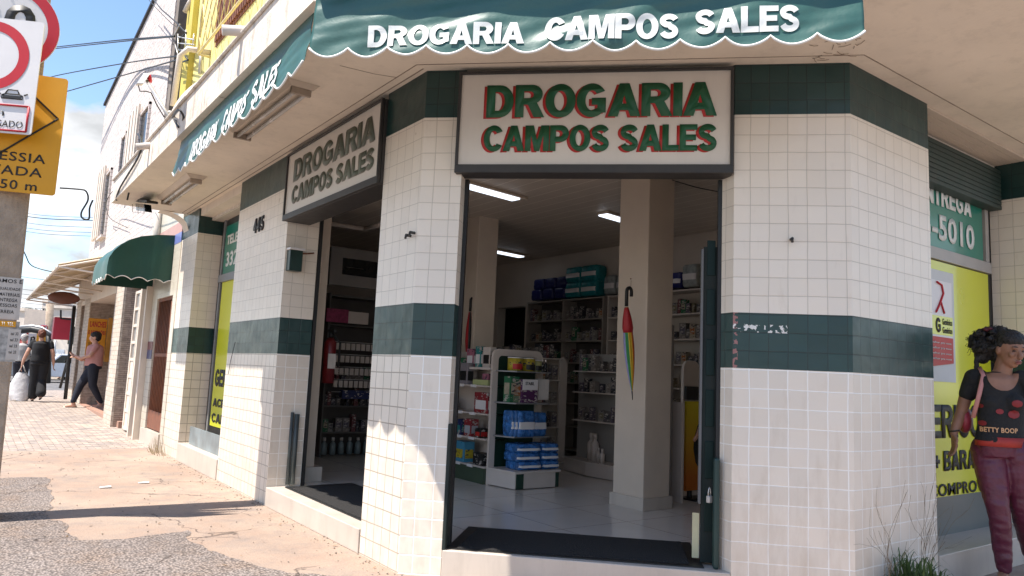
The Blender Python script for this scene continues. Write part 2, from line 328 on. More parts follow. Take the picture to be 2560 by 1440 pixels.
def stroke(pts, h):
    l_, r_ = [], []
    for i, p in enumerate(pts):
        a_ = pts[max(i-1,0)]; b_ = pts[min(i+1,len(pts)-1)]; d = Vector((b_[0]-a_[0], b_[1]-a_[1])).normalized(); l_.append((p[0]-d.y*h, p[1]+d.x*h)); r_.append((p[0]+d.y*h, p[1]-d.x*h))
    return l_+r_[::-1]
v_, h_ = .25, .19
HEAVY = {'D': (.86, [[(0,0),(.40,0)]+arc(.40,.5,.44,.5,-90,90)+[(0,1)], [(v_,h_),(v_,1-h_)]+arc(.38,.5,.44-v_+.01,.5-h_,90,-90)]),
 'O': (.92, [arc(.46,.5,.46,.515,0,360,32)[:-1], arc(.46,.5,.46-v_,.515-h_,0,360,28)[:-1]]),
 'C': (.86, [arc(.46,.5,.46,.515,35,325,28)+arc(.46,.5,.46-v_,.515-h_,318,42,22)]),
 'G': (.92, [arc(.46,.5,.46,.515,35,312,28)+[(.88,.13),(.88,.56),(.47,.56),(.47,.37),(.65,.37),(.65,.25)]+arc(.46,.5,.46-v_,.515-h_,300,42,22)]),
 'S': (.80, [stroke(arc(.40,.725,.27,.18,15,270,16)+arc(.40,.275,.27,.19,90,-165,16)[1:], .105)]),
 'R': (.90, [[(0,0),(0,1),(.48,1)]+arc(.50,.71,.34,.29,90,-62,12)+[(.90,0),(.60,0),(.40,.40),(v_,.40),(v_,0)], [(v_,.58),(v_,.82),(.44,.82)]+arc(.46,.70,.12,.12,90,-90,8)]),
 'P': (.84, [[(0,0),(0,1),(.46,1)]+arc(.48,.68,.36,.32,90,-90,14)+[(v_,.36),(v_,0)], [(v_,.55),(v_,.82),(.44,.82)]+arc(.44,.685,.14,.135,90,-90,8)]),
 'B': (.86, [[(0,0),(0,1),(.46,1)]+arc(.50,.75,.30,.25,90,-50,10)+arc(.50,.29,.35,.29,50,-90,10), [(v_,.60),(v_,.83),(.44,.83)]+arc(.46,.715,.10,.115,90,-90,6), [(v_,.17),(v_,.43),(.46,.43)]+arc(.48,.30,.12,.13,90,-90,6)]),
 'A': (.96, [[(0,0),(.34,1),(.62,1),(.96,0),(.68,0),(.62,.19),(.34,.19),(.28,0)], [(.395,.37),(.48,.70),(.565,.37)]]),
 'M': (1.08, [[(0,0),(0,1),(.36,1),(.54,.38),(.72,1),(1.08,1),(1.08,0),(.84,0),(.84,.74),(.64,0),(.44,0),(.24,.74),(.24,0)]]),
 'N': (.88, [[(0,0),(0,1),(.26,1),(.63,.42),(.63,1),(.88,1),(.88,0),(.62,0),(.25,.58),(.25,0)]]),
 'I': (.25, [[(0,0),(0,1),(.25,1),(.25,0)]]), 'L': (.70, [[(0,0),(0,1),(.25,1),(.25,.2),(.70,.2),(.70,0)]]),
 'T': (.80, [[(.275,0),(.275,.8),(0,.8),(0,1),(.8,1),(.8,.8),(.525,.8),(.525,0)]]), 'V': (.92, [[(.33,0),(0,1),(.27,1),(.46,.32),(.65,1),(.92,1),(.59,0)]]),
 'E': (.74, [[(0,0),(0,1),(.74,1),(.74,.81),(.25,.81),(.25,.6),(.68,.6),(.68,.41),(.25,.41),(.25,.19),(.74,.19),(.74,0)]]),
 '+': (.6, [[(0,.4),(0,.58),(.21,.58),(.21,.8),(.39,.8),(.39,.58),(.6,.58),(.6,.4),(.39,.4),(.39,.18),(.21,.18),(.21,.4)]]),
 '5': (.74, [stroke([(.64,.91),(.20,.91),(.15,.54)]+arc(.36,.33,.27,.23,125,-160,16)[1:], .10)]), '0': (.74, [arc(.37,.5,.37,.51,0,360,28)[:-1], arc(.37,.5,.14,.33,0,360,24)[:-1]]), '1': (.5, [[(.22,0),(.22,.70),(.0,.58),(.0,.78),(.27,1),(.47,1),(.47,0)]]),
 '4': (.8, [[(.42,0),(.42,.20),(0,.20),(0,.40),(.40,1),(.66,1),(.66,.39),(.8,.39),(.8,.20),(.66,.20),(.66,0)], [(.42,.39),(.42,.70),(.22,.39)]]), ' ': (.38, [])}
def text(s, name, m, parent, origin, xd, ud, wdt, hgt, bold=.03, ext=.003, depth_push=.0, fn=None, shear=0, sp=1.05):
    """lettering as a mesh: its box is wdt x hgt from origin along xd / ud, standing off by depth_push"""
    if bold >= .03 and all(c in HEAVY for c in s):
        cu = bpy.data.curves.new('t', 'CURVE'); cu.dimensions = '2D'; cu.fill_mode = 'BOTH'; cu.offset = .014; x_ = 0
        for c in s:
            for ol in HEAVY[c][1]:
                sl = cu.splines.new('POLY'); sl.points.add(len(ol)-1); sl.use_cyclic_u = True
                for q_, p_ in zip(sl.points, ol): q_.co = (x_+p_[0], p_[1], 0, 1)
            x_ += HEAVY[c][0]+.055
    else:
        cu = bpy.data.curves.new('t', 'FONT'); cu.body = s; cu.offset = min(bold,.03); cu.space_character = sp; cu.resolution_u = 3; cu.space_line = .95
    t = bpy.data.objects.new('t', cu); COL.objects.link(t); me = evaluated(t); bpy.data.objects.remove(t)
    xs = [v.co.x for v in me.vertices]; ys = [v.co.y for v in me.vertices]; x0, x1, y0, y1 = min(xs), max(xs), min(ys), max(ys)
    xd = Vector(xd); ud = Vector(ud); nn = xd.cross(ud).normalized(); off = parent_loc(parent); origin = Vector(origin)
    bm = bmesh.new(); bm.from_mesh(me)
    for v in bm.verts: v.co = Vector(((v.co.x-x0)/(x1-x0)*wdt, (v.co.y-y0)/(y1-y0)*hgt, 0))
    if fn:
        n = int(wdt/.03)
        for k in range(1, n): bmesh.ops.bisect_plane(bm, geom=bm.verts[:]+bm.edges[:]+bm.faces[:], plane_co=(wdt*k/n, 0, 0), plane_no=(1, 0, 0))
        for k in range(1, 5): bmesh.ops.bisect_plane(bm, geom=bm.verts[:]+bm.edges[:]+bm.faces[:], plane_co=(0, hgt*k/5, 0), plane_no=(0, 1, 0))
        for v in bm.verts: v.co = fn(v.co.x, v.co.y)-off
    else:
        if ext:
            r = bmesh.ops.extrude_face_region(bm, geom=bm.faces[:])
            for v in [g for g in r['geom'] if isinstance(g, bmesh.types.BMVert)]: v.co.z += ext
        for v in bm.verts: v.co = origin+xd*(v.co.x+shear*v.co.y)+ud*v.co.y+nn*(v.co.z+depth_push)-off
    bm.normal_update(); bm.to_mesh(me); bm.free(); me.materials.clear(); me.materials.append(m)
    o = bpy.data.objects.new(name, me); COL.objects.link(o)
    if parent: o.parent = parent
    return o
def add(name, mats, parent, fn, bevel=0):
    b = MB(); fn(b); return b.build(name, mats, parent, bevel)

# ================================================================ SETTING
g = MB(); g.add([(-400,-400,-.13),(400,-400,-.13),(400,800,-.13),(-400,800,-.13)], [(0,1,2,3)]); tag(g.build('road', ASPH), kind='structure')
SIDE = ground_mat('worn_concrete', (.32, .225, .17), (.375, .285, .22), (.25, .20, .17), .9)
XK = -3.6
g = MB(); g.prism([(XK,9.1),(XK,-4.2),(XK+2,-6.3),(12,-6.3),(12,9.1)], -.13, 0); tag(g.build('sidewalk', SIDE), kind='structure')
PAVE = brick_mat('stone_setts', (.46, .37, .30), (.28, .24, .22), (.20, .14, .10), .22, .11, .007, .85, .5, .8, 'UV', 5, .3)
def slope(x, y): return 0 if y < 9.1 else min(.019*(y-9.1), .21)
g = MB(); g.grid(lambda u, v: (XK+u*(XK*-1+.6), 9.1+v*19, slope(0, 9.1+v*19)), 2, 30, 0, False); tag(g.build('paved_sidewalk', PAVE), kind='structure')
g = MB(); g.box((XK-.16, -4.2, -.13), (XK, 28.1, .012)); tag(g.build('kerb', CONC), kind='structure')
APATCH = ground_mat('coarse_asphalt', (.35, .285, .25), (.42, .35, .31), (.40, .29, .22), .95, gravel=1)
pts = [(-3.55,6.12),(-2.32,6.11),(-1.84,6.02),(-1.86,5.1),(-1.95,4.14),(-2.04,3.14),(-1.93,2.99),(-1.92,2.16),(-1.5,2.05),(-1.08,2.21),(-1.07,1.28),(-.89,.9),(-.75,.41),(-.36,.11),(-.1,-.6),(.1,-1.4),(.5,-2.3),(.2,-4.4),(-1.5,-6.2),(-3.5,-4.4)]
pp = []
for i, p in enumerate(pts):
    q = pts[(i+1) % len(pts)]
    n_ = max(2, int(math.hypot(q[0]-p[0], q[1]-p[1])/.02))
    for k in range(n_):
        t = k/n_; x = p[0]+(q[0]-p[0])*t; y = p[1]+(q[1]-p[1])*t; pp.append((x+.10*noise.noise((x*3, y*3, 0))+.025*noise.noise((x*10, y*10, 2)), y+.10*noise.noise((x*3, y*3, 5))+.025*noise.noise((x*10, y*10, 7))))
g = MB(); g.add([(x, y, .004) for x, y in pp], [tuple(range(len(pp)))[::-1]]); tag(g.build('asphalt_patch', APATCH), kind='structure')

# ================================================================ PHARMACY
ph = thing('pharmacy_building', 'corner pharmacy faced with cream and dark green tiles under a wide concrete canopy', 'building')
F0, F1 = .335, 2.47                        # door opening along the corner face
c0 = ch(F0); c1 = ch(F1); K = 2.3447       # K: corner of chamfer and right facade
ZF = .19
g = MB(); e = .004
g.prism([(.0,.69),(0,0),(c0.x,c0.y),(c0.x+.14,c0.y+.14),(.42,.28),(.385,.69)], 0, ZT, 0, [0,1,1,1,1,1]); g.build('tiled_pillar', [TILE, TILEW], ph, .006)
g = MB(); g.prism([(c1.x,c1.y),(K,-K),(3.60,-K),(3.60,-1.96),(2.3,-1.96),tuple(ch(2.40,.13)[:2])], 0, ZT, 0, [0,1,1,1,1,1]); g.build('tiled_pillar', [TILEC, TILEW], ph, .006)
g = MB(); g.prism([(0,5.08),(0,3.11),(.385,3.11),(.385,5.08)], 0, ZT, 0, [0,1,1,1]); g.build('tiled_pillar', [TILE, TILEW], ph, .006)
g = MB(); g.prism([(0,8.42),(0,7.34),(.385,7.34),(.385,8.42)], 0, ZT, 0, [0,0,0,0]); g.build('tiled_pillar', [TILE, TILEW], ph, .006)
g = MB(); g.prism([(5.86,-K),(9.5,-K),(9.5,-1.96),(5.86,-1.96)], 0, ZT); g.build('tiled_pillar', [TILEW], ph, .006)
# raised floor slab with stone risers
g = MB(); g.prism([(.012,8.3),(.012,.03),(K+.02,-K+.02),(9.4,-K+.012),(9.4,8.3)], 0, ZF-.02, 1); g.prism([(-.0,5.06),(0,.72),(.3,.72),(.3,5.06)], .001, ZF-.001, 0) if False else None
g.build('plinth', [STONE, STONE], ph)
g = MB(); g.prism([(.02,8.3),(.02,.04),(K+.03,-K+.03),(9.4,-K+.03),(9.4,8.3)], ZF-.02, ZF); g.build('shop_floor', FLOORT, ph)
# door steps (stone nosing and riser)
g = MB(); g.box((-.012,.70,0),(.20,3.10,ZF+.012)); g.build('door_step', STONE, ph, .006)
g = MB(); a = ch(F0+.005,-.012); b_ = ch(F1-.005,-.012); g.obox((a.x,a.y,0), b_-a, -CHN*.12, (0,0,ZF+.012)); g.build('door_step', STONE, ph, .006)
g = MB(); g.box((-.012,5.09,0),(.38,7.33,.27)); g.build('window_sill', STONE, ph, .006)
g = MB(); g.box((3.61,-K-.012,0),(5.85,-1.97,.255)); g.build('window_sill', STONE, ph, .006)
# interior shell
g = MB(); g.box((6.1,-1.96,ZF),(6.3,6.5,3.85)); g.box((6.1,7.45,ZF),(6.3,8.2,3.85)); g.box((6.1,6.5,2.93),(6.3,7.45,3.85)); g.box((.39,8.05,ZF),(6.1,8.25,3.85)); g.box((6.9,5.8,ZF),(7,8.3,3.85), 1); g.box((6.3,5.7,ZF),(7,5.8,3.85), 1); g.box((6.3,8.26,ZF),(7,8.36,3.85), 1); g.box((6.31,5.8,3.7),(6.9,8.26,3.84), 1); g.build('interior_wall', [INTW, BLACKM], ph)
g = MB(); g.box((3.6,-1.93,ZF),(9.4,-1.90,3.85)); g.build('inner_partition', INTW, ph)
g = MB(); g.prism([(.2,8.1),(.2,.35),(2.5,-1.95),(6.2,-1.95),(6.2,8.1)], 3.85, 3.93); g.build('shop_ceiling', CEIL, ph)
g = MB(); g.box((3.04,.337,ZF),(3.45,.79,3.86)); g.build('interior_column', WHITEP, ph, .01)
g = MB(); g.box((3.015,.312,ZF),(3.475,.815,ZF+.13)); g.build('column_skirting', STONE, ph, .004)
g = MB(); g.box((3.04,3.70,ZF),(3.39,4.05,3.86)); g.build('interior_column', WHITEP, ph, .01)
g = MB(); g.box((.39,3.42,ZF),(.66,3.62,3.86)); g.build('interior_column', WHITEP, ph, .01)
g = MB(); g.box((.36,3.36,ZF),(.74,3.66,ZF+.17)); g.build('column_skirting', STONE, ph, .004)
g = MB(); g.box((.392,3.10,ZF),(.43,3.40,3.3)); g.build('door_track', BLACKM, ph)
# door track edges on the corner door
g = MB(); a = ch(F0+.0,.145); g.obox((a.x,a.y,ZF), CHX*.03, -CHN*.05, (0,0,2.95)); g.build('door_track', BLACKM, ph)
g = MB(); a = ch(2.372,.14); g.obox((a.x,a.y,ZF), CHX*.03, -CHN*.05, (0,0,2.95)); g.build('door_track', BLACKM, ph)
# header walls above the openings
for p_, q_ in (((.02,.68,3.9),(.36,3.12,ZT+.02)), ((.02,5.07,3.9),(.36,7.35,ZT+.02)), ((3.59,-2.02,3.93),(5.87,-1.955,ZT+.02))): add('header', SOFFIT, ph, lambda g: g.box(p_, q_))
a = ch(F0,.02); add('header', SOFFIT, ph, lambda g: g.obox((a.x,a.y,3.9), CHX*(F1-F0), -CHN*.12, (0,0,ZT-3.9+.02)))
g = MB()
for k in range(5): g.box((3.605,-K+.012+k*.074,ZT-.022),(5.86,-K+.012+k*.074+.068,ZT-.002))
g.build('soffit_boards', WHITEP, ph, .003)
# canopy slab with broken, grimy fascia
O = 1.18
outl = [(-O,8.1),(-O,-.489),(K-.489,-K-O),(9.5,-K-O),(9.5,-K+.5),(K+.3,-K+.5),(.3,.2),(.3,8.1)]
g = MB(); g.prism(outl, ZT, ZT+.37, 0); n0 = len(g.f)
for i, f in enumerate(g.f):
    z = [g.v[k].z for k in f]
    if max(z)-min(z) < .01 and z[0] < ZT+.1: g.m[i] = 1
g.build('canopy', [FASCIA, SOFFIT], ph, .012)
g = MB(); g.tube([(-O-.012,8.1,ZT+.375),(-O-.012,-.49,ZT+.375)], .018, 6); g.build('canopy_edge', FASCIA, ph)
# hairline joints of the soffit
def line3(b, pts, r=.004): b.tube(pts, r, 4, 0, False)
g = MB(); z = ZT-.001; line3(g, [(-.13,8.0,z),(-.13,-.05,z),(K-.05,-K-.14,z),(9,-K-.14,z)], .005); line3(g, [(-.05,8,z),(-.05,-.02,z)], .006)
line3(g, [(-.75,1.9,z),(-1.17,1.86,z)], .003); line3(g, [(-.6,.4,z),(-.3,.36,z),(-.13,.3,z)], .003); line3(g, [(1.3,-2.0,z),(1.15,-2.3,z),(1.2,-2.6,z)], .0022)
g.build('soffit_joint', mat('joint_brown', (.28,.22,.17), .9), ph)
# cove at the far end of the canopy
g = MB(); g.grid(lambda u, v: (-.45*(1-v)+.0*v-.0, 8.0+.35*u, ZT-.28*(1-math.sqrt(max(0,1-v*v)))-.0), 2, 10, 0, True, True); g.build('canopy_cove', SOFFIT, ph)
# upper storey
g = MB(); g.prism([(0,8.85),(0,0),(K,-K),(9.5,-K),(9.5,8.85)], ZT+.371, 9.6); g.build('upper_wall', YELLOW, ph)
g = MB(); g.box((-.10,8.86,ZT+.3),(.5,9.35,9.7)); g.build('corner_pier', DARKY, ph)
# window with its grille on the upper storey
g = MB(); g.box((-.015,5.1,6.75),(.0,7.3,9.0)); wn = g.build('window', RUST, ph)
g = MB()
y0, y1, z0, z1 = 4.9, 7.62, 6.68, 8.9
for k in range(-12, 24):
    for sgn in (1, -1):
        pa = []
        for t in range(0, 41):
            z = z0+(z1-z0)*t/40; y = y0+k*.36+sgn*(z-z0)*.62
            if y0 <= y <= y1: pa.append((-.20, y, z))
        if len(pa) > 2: g.tube([pa[0], pa[-1]], .009, 5)
for p, q in (((y0,z0),(y1,z0)),((y1,z0),(y1,z1)),((y0,z0),(y0,z1))): g.tube([(-.20,p[0],p[1]),(-.20,q[0],q[1])], .022, 6)
for y in (y0, y1): g.tube([(-.2,y,z0),(0,y,z0)], .018, 6)
g.build('window_grille', mat('grille_paint', (.72,.60,.30), .6, .15), wn)
# vertical slats of the shutter
g = MB()
for k in range(17): g.box((-.05, 5.15+k*.125, 6.8), (-.016, 5.24+k*.125, 8.95))
g.build('shutter', RUST, wn)

# ---- shop windows
def tl(s, parent, y, z0, z1, wdt, m=BLK, x=.372, bold=.035, name='lettering'): return text(s, name, m, parent, (x, y, z0), (0,-1,0), (0,0,1), wdt, z1-z0, bold, .002)
wl = thing('shop_window', 'narrow shop window with yellow and green vinyl between the two left pillars', 'window', (.38,6.2,.27))
g = MB(); g.box((.386,5.08,.27),(.43,7.34,3.95)); g.build('window_backing', BLACKM, wl)
g = MB(); g.box((.376,5.12,.56),(.385,7.06,2.82)); g.build('yellow_panel', YSTICK, wl)
g = MB(); g.box((.376,5.12,2.94),(.385,7.10,3.74)); g.build('green_panel', GSTICK, wl)
g = MB(); g.box((.34,5.08,2.82),(.386,7.2,2.94)); g.box((.36,7.12,.3),(.386,7.2,3.9)); g.build('window_frame', GREYM, wl)
tl('GENERICOS', wl, 6.97, 1.17, 1.44, 1.8); tl('ACEITAMOS', wl, 6.97, .86, .99, 1.8); tl('CARTOES', wl, 6.97, .62, .76, 1.6)
tl('TELE ENTREGA', wl, 6.98, 3.42, 3.58, 1.8, LETW, .374); tl('3325-5010', wl, 6.95, 3.06, 3.3, 1.8, LETW, .374)
g = MB(); g.box((.10,5.09,.27),(.115,7.10,.545)); tag(g.build('splash_board', mat('board_grey_blue', (.20,.24,.25), .35, .35, 4, dirt=.4), None, .003), 'scuffed blue grey metal board standing on the left window sill', 'board')
wr = thing('shop_window', 'wide shop window with yellow and green lettered vinyl behind the woman', 'window', (4.7,-1.96,.25))
def tr(s, z0, z1, x, wdt, m=BLK, y=-1.981, bold=.035, name='lettering', parent=None): return text(s, name, m, parent or wr, (x, y, z0), (1,0,0), (0,0,1), wdt, z1-z0, bold, .002)
g = MB(); g.box((3.6,-1.955,.25),(5.86,-1.935,3.95)); g.build('window_backing', BLACKM, wr)
g = MB(); g.box((3.62,-1.978,.255),(5.74,-1.956,.60)); g.build('grey_panel', mat('window_base_grey', (.13,.145,.14), .35, .1, 2), wr)
g = MB(); g.box((3.62,-1.975,.60),(5.72,-1.956,2.81)); g.build('yellow_panel', YSTICK, wr)
g = MB(); g.box((3.62,-1.975,2.94),(5.62,-1.956,3.55)); g.build('green_panel', GSTICK, wr)
g = MB(); g.box((3.61,-2.00,2.82),(5.76,-1.955,2.935)); g.box((5.66,-1.99,2.94),(5.74,-1.955,3.5)); g.build('window_frame', mat('alu_frame', (.36,.33,.30), .4, .1), wr, .003)
g = MB()
for k in range(9): g.box((3.61,-2.10,3.50+k*.048),(5.80,-1.97,3.50+k*.048+.043))
g.build('roller_shutter', mat('shutter_dark_green', (.018,.035,.028), .5, .25, 5, dirt=.15), wr, .004)
tr('GENERICOS', 1.13, 1.45, 3.60, 2.05); tr('+ BARATO', .83, 1.02, 4.40, 1.18)
tr('COMPROVE', .606, .72, 4.30, 1.25, bold=.02); tr('ENTREGA', 3.36, 3.58, 4.2, 1.15, LETW); tr('3325-5010', 3.02, 3.28, 3.66, 1.74, LETW, bold=.04)
po = thing('medicine_poster', 'white generic medicine poster with red ribbon taped inside the right window', 'poster', (4.6,-1.99,1.65))
g = MB(); g.box((4.1,-1.985,1.66),(4.88,-1.979,2.72)); g.build('sheet', mat('poster_paper', (.56,.56,.55), .5, .05), po)
g = MB(); g.box((4.2,-1.990,1.92),(4.82,-1.986,2.62)); g.build('inner_sheet', SWHITE, po)
g = MB(); g.box((4.2,-1.994,2.10),(4.82,-1.991,2.28)); g.build('yellow_strip', YSTICK, po)
g = MB(); g.add([(4.2,-1.994,1.78),(4.82,-1.994,1.84),(4.82,-1.994,2.08),(4.2,-1.994,2.08)], [(0,1,2,3)]); g.build('red_strip', SRED, po)
g = MB(); g.tube([(4.50,-1.997,2.60),(4.60,-1.997,2.58),(4.63,-1.997,2.5),(4.57,-1.997,2.42),(4.52,-1.997,2.36),(4.47,-1.997,2.31)], .010, 5); g.tube([(4.57,-1.997,2.42),(4.64,-1.997,2.31)], .009, 5); g.build('ribbon', RRED, po)
tr('G', 2.12, 2.26, 4.46, .10, parent=po, y=-1.996, bold=.04); tr('Genérico', 2.20, 2.26, 4.6, .2, parent=po, y=-1.996, bold=.01); tr('Genérico', 2.12, 2.18, 4.6, .2, parent=po, y=-1.996, bold=.01)
for k in range(4): tr('melhor pra voce', 1.86+.05*k, 1.885+.05*k, 4.35, .42, LETW, -1.996, .01, parent=po)

# ---- signs over the doors
def sign(name, label, o, xd, n, W, z0, z1, glare, deep):
    o = Vector(o); xd = Vector(xd); n = Vector(n)
    t = thing(name, label, 'shop sign', (o.x, o.y, z0), 'lightbox signs over the pharmacy doors')
    g = MB(); g.obox(o+Vector((0,0,z0-o.z))+n*.03, xd*W, -n*deep, (0,0,z1-z0)); g.build('housing', DGREY, t, .008)
    fr = .024; zz = z0+.068
    g = MB(); P = o+n*.035
    for a, bx, c in ((Vector((0,0,z0)), xd*W, .068),(Vector((0,0,z1-fr)), xd*W, fr)): g.obox(Vector((P.x,P.y,0))+a, bx, n*.03, (0,0,c))
    for q in (0, W-fr): g.obox(Vector((P.x,P.y,zz))+xd*q, xd*fr, n*.03, (0,0,z1-fr-zz))
    g.build('frame', DGREY, t, .004)
    g = MB(); g.obox(Vector((P.x,P.y,zz-.005))+xd*(fr-.005)-n*.003, xd*(W-2*fr+.01), n*.012, (0,0,z1-fr-zz+.01)); fc = g.build('face', SIGNW, t)
    H = z1-fr-zz; base = Vector((P.x,P.y,zz))+n*.0105; up = Vector((0,0,1))
    for s_, x0, w_, h0, hh in (('DROGARIA', .235, W-.36, .50, .37), ('CAMPOS SALES', .225, W-.35, .13, .29)):
        tx = xd*x0+up*(h0*H)
        if not glare or True:
            text(s_, 'letter_shadow', SREFL if glare else SRED, t, base+tx+xd*-.022+up*-.0, xd, up, w_, hh*H, .045, .002, 0)
        text(s_, 'lettering', (SREFL if glare == 2 else SGREEN) if glare != 1 else mat('reflection_grey_green', (.10,.115,.08), .5, .35, 2), t, base+tx+n*.003+up*.008, xd, up, w_, hh*H, .045, .002, 0)  # left sign: reflection put into the letter colours as brown grey
    return t
a = ch(.288)
sign('shop_sign', 'white lightbox with green and red lettering above the corner door', (a.x, a.y, 0), CHX, CHN, 2.168, 3.14, 3.985, 0, .16)
sign('shop_sign', 'white lightbox above the left door, lettering browned by a painted reflection', (0, 3.12, 0), (0,-1,0), (-1,0,0), 2.43, 3.19, 3.975, 1, .30)

# ---- house number, hooks and little wall boxes
nb = text('445', 'house_number', BLACKM, None, (-.002, 4.36, 3.21), (0,-1,0), (0,0,1), .40, .19, .03, .012); tag(nb, 'black metal house number 445 on the upper part of the pillar', 'house number')
def hook(P, n, label):
    P = Vector(P); n = Vector(n); g = MB(); g.tube([P-n*.01, P+n*.05], .012, 6); g.tube([P+n*.045, P+n*.05+Vector((0,0,-.03))], .010, 6); tag(g.build('wall_hook', DGREY), label, 'hook')
hook((0,.115,2.645), (-1,0,0), 'left one of two short metal hooks on the tiled corner pillar'); hook((0,.05,2.66), (-1,0,0), 'right one of two short metal hooks on the tiled corner pillar')
P = ch(2.885, 0, 2.645); hook(P, CHN, 'single dark metal hook on the wide tiled pillar right of the corner door')
wb = thing('wall_lamp', 'small dark green box lamp with white lid on the reveal by the left door', 'lamp', (.1,3.1,2.7))
g = MB(); g.box((.02,3.00,2.62),(.17,3.108,2.86)); g.build('box', mat('lamp_green', (.01,.035,.03), .3, .3), wb, .006)
g = MB(); g.box((.01,2.98,2.86),(.185,3.108,2.885)); g.build('lid', SWHITE, wb, .003)
g = MB(); g.tube([(.17,3.09,2.84),(.26,3.08,2.85),(.33,3.08,2.865)], .009, 6); g.build('bracket', RUST, wb)
g = MB(); g.tube([(.27,3.065,.22),(.27,3.065,1.0)], .028, 10); g.tube([(.22,3.08,.22),(.22,3.08,1.02)], .020, 8); tag(g.build('bollard_tube', mat('tube_grey', (.06,.075,.075), .4, .2), None), 'dark grey steel tube fixed upright to the reveal beside the left door', 'metal tube')
sw = thing('switch_box', 'two cream switch boxes on the inner post of the left door', 'switch', (.5,3.4,2.7))
for z in (2.75, 2.55): 
    g = MB(); g.box((.46,3.385,z),(.56,3.42,z+.13)); g.build('switch', CREAM, sw, .006)
# ---- mats
def mat_thing(label, pts, z):
    t = thing('door_mat', label, 'doormat', (pts[0][0], pts[0][1], z), 'black rubber mats in the doorways')
    cx = sum(p[0] for p in pts)/4; cy = sum(p[1] for p in pts)/4; inn = [(cx+(p[0]-cx)*.93, cy+(p[1]-cy)*.88) for p in pts]
    g = MB(); g.prism(pts, z, z+.008); g.build('rubber_edge', BLACKM, t, .002); g = MB(); g.prism(inn, z+.008, z+.013); g.build('pile', MATB, t)
mat_thing('long black rubber mat across the corner doorway', [tuple(ch(.36,.03)[:2]), tuple(ch(2.29,.07)[:2]), tuple(ch(2.26,.90)[:2]), tuple(ch(.36,.88)[:2])][::-1], ZF+.013)
mat_thing('grey black gritty mat inside the left doorway', [(.14,.9),(.97,.85),(.97,3.0),(.16,2.98)], ZF+.013)

# ================================================================ AWNINGS
def awning(label, P0, xd, n, W, s0, words, amp=.6, H=.40, o0=1.055, shade_rise=0):
    """valance hung from under the canopy edge; P0 at s=0 on the wall line, n outward"""
    P0 = Vector(P0); xd = Vector(xd); n = Vector(n); t = thing('awning', label, 'awning', (P0+xd*s0+n*1.1+Vector((0,0,3.6))), 'green lettered awnings under the canopy edge')
    NS = round(W/.277)
    def pt(s, d):                                      # s along, d metres down from the soffit
        e = (s-s0)/W
        out = o0+(.10 if o0 < 1.1 else .055)*(d/H)**1.3 if not shade_rise else 1.195+.045*(d/H)
        wv = .020*math.sin(s*7.3+d*9)+.014*noise.noise((s*2.2, d*14+s*2.0, 3))*2+.010*math.sin(s*19+d*22)*(d/H)+.02*noise.noise((s*.8, d*5, 9))
        sag = .016*math.sin(math.pi*e)+.012*noise.noise((s*1.7, 0, 2))
        return P0+xd*s+n*(out+amp*wv*min(1, d*7))+Vector((0,0,ZT+shade_rise-.012-d-sag*d/H+.02*e))
    def low(s): ph_ = ((s-s0)/(W/NS)) % 1; return H-.055+.062*math.sin(math.pi*ph_)**.8
    g = MB(); g.grid(lambda u, v: pt(s0+u*W, v*low(s0+u*W)), NS*16, 30, 0, True, True)
    f = g.build('valance', [AWN], t); so = f.modifiers.new('thickness', 'SOLIDIFY'); so.thickness = .004
    g = MB(); g.tube([pt(s0+W*k/(NS*12), low(s0+W*k/(NS*12)))+n*.004 for k in range(NS*12+1)], .0085, 6); g.build('piping', PIPING, t)
    for s_, a_, b_, z0, z1 in words:
        mid = (a_+b_)/2
        text(s_, 'lettering', LETW, t, (0,0,0), xd, (0,0,1), b_-a_, z1-z0, .042, 0, 0, fn=lambda x, y, a_=a_, z0=z0: pt(a_+x, ZT+shade_rise-.012-(z0+y))+n*.007)
    for q_ in (s0-.03, s0+W): add('end_bracket', BLACKM, t, lambda g: g.obox(P0+xd*q_+n*1.02+Vector((0,0,ZT-.10)), xd*.03, n*.06, (0,0,.10)))
    if shade_rise: add('added_shade_hood', AWND, t, lambda g: g.obox(P0+xd*(s0-.02)+n*1.185+Vector((0,0,ZT+shade_rise-.03)), xd*(W+.04), n*.125, (0,0,.12)), .02)  # added out-of-view box, shaped to shade the upper cloth
    return t
awning('green scalloped awning lettered in white above the corner door', (0,0,0), CHX, CHN, 3.50, -.46, [('DROGARIA', -.06, .985, 3.66, 3.81), ('CAMPOS', 1.115, 1.95, 3.665, 3.835), ('SALES', 2.055, 2.67, 3.68, 3.85)], .42, .56, 0, .15)
awning('green scalloped awning seen edge-on along the left street front', (0,0,0), (0,-1,0), (-1,0,0), 3.95, -3.62, [('DROGARIA', -2.9, -1.85, 3.625, 3.83), ('CAMPOS', -1.70, -.98, 3.63, 3.845), ('SALES', -.85, -.22, 3.64, 3.86)], .35, .43, 1.115)

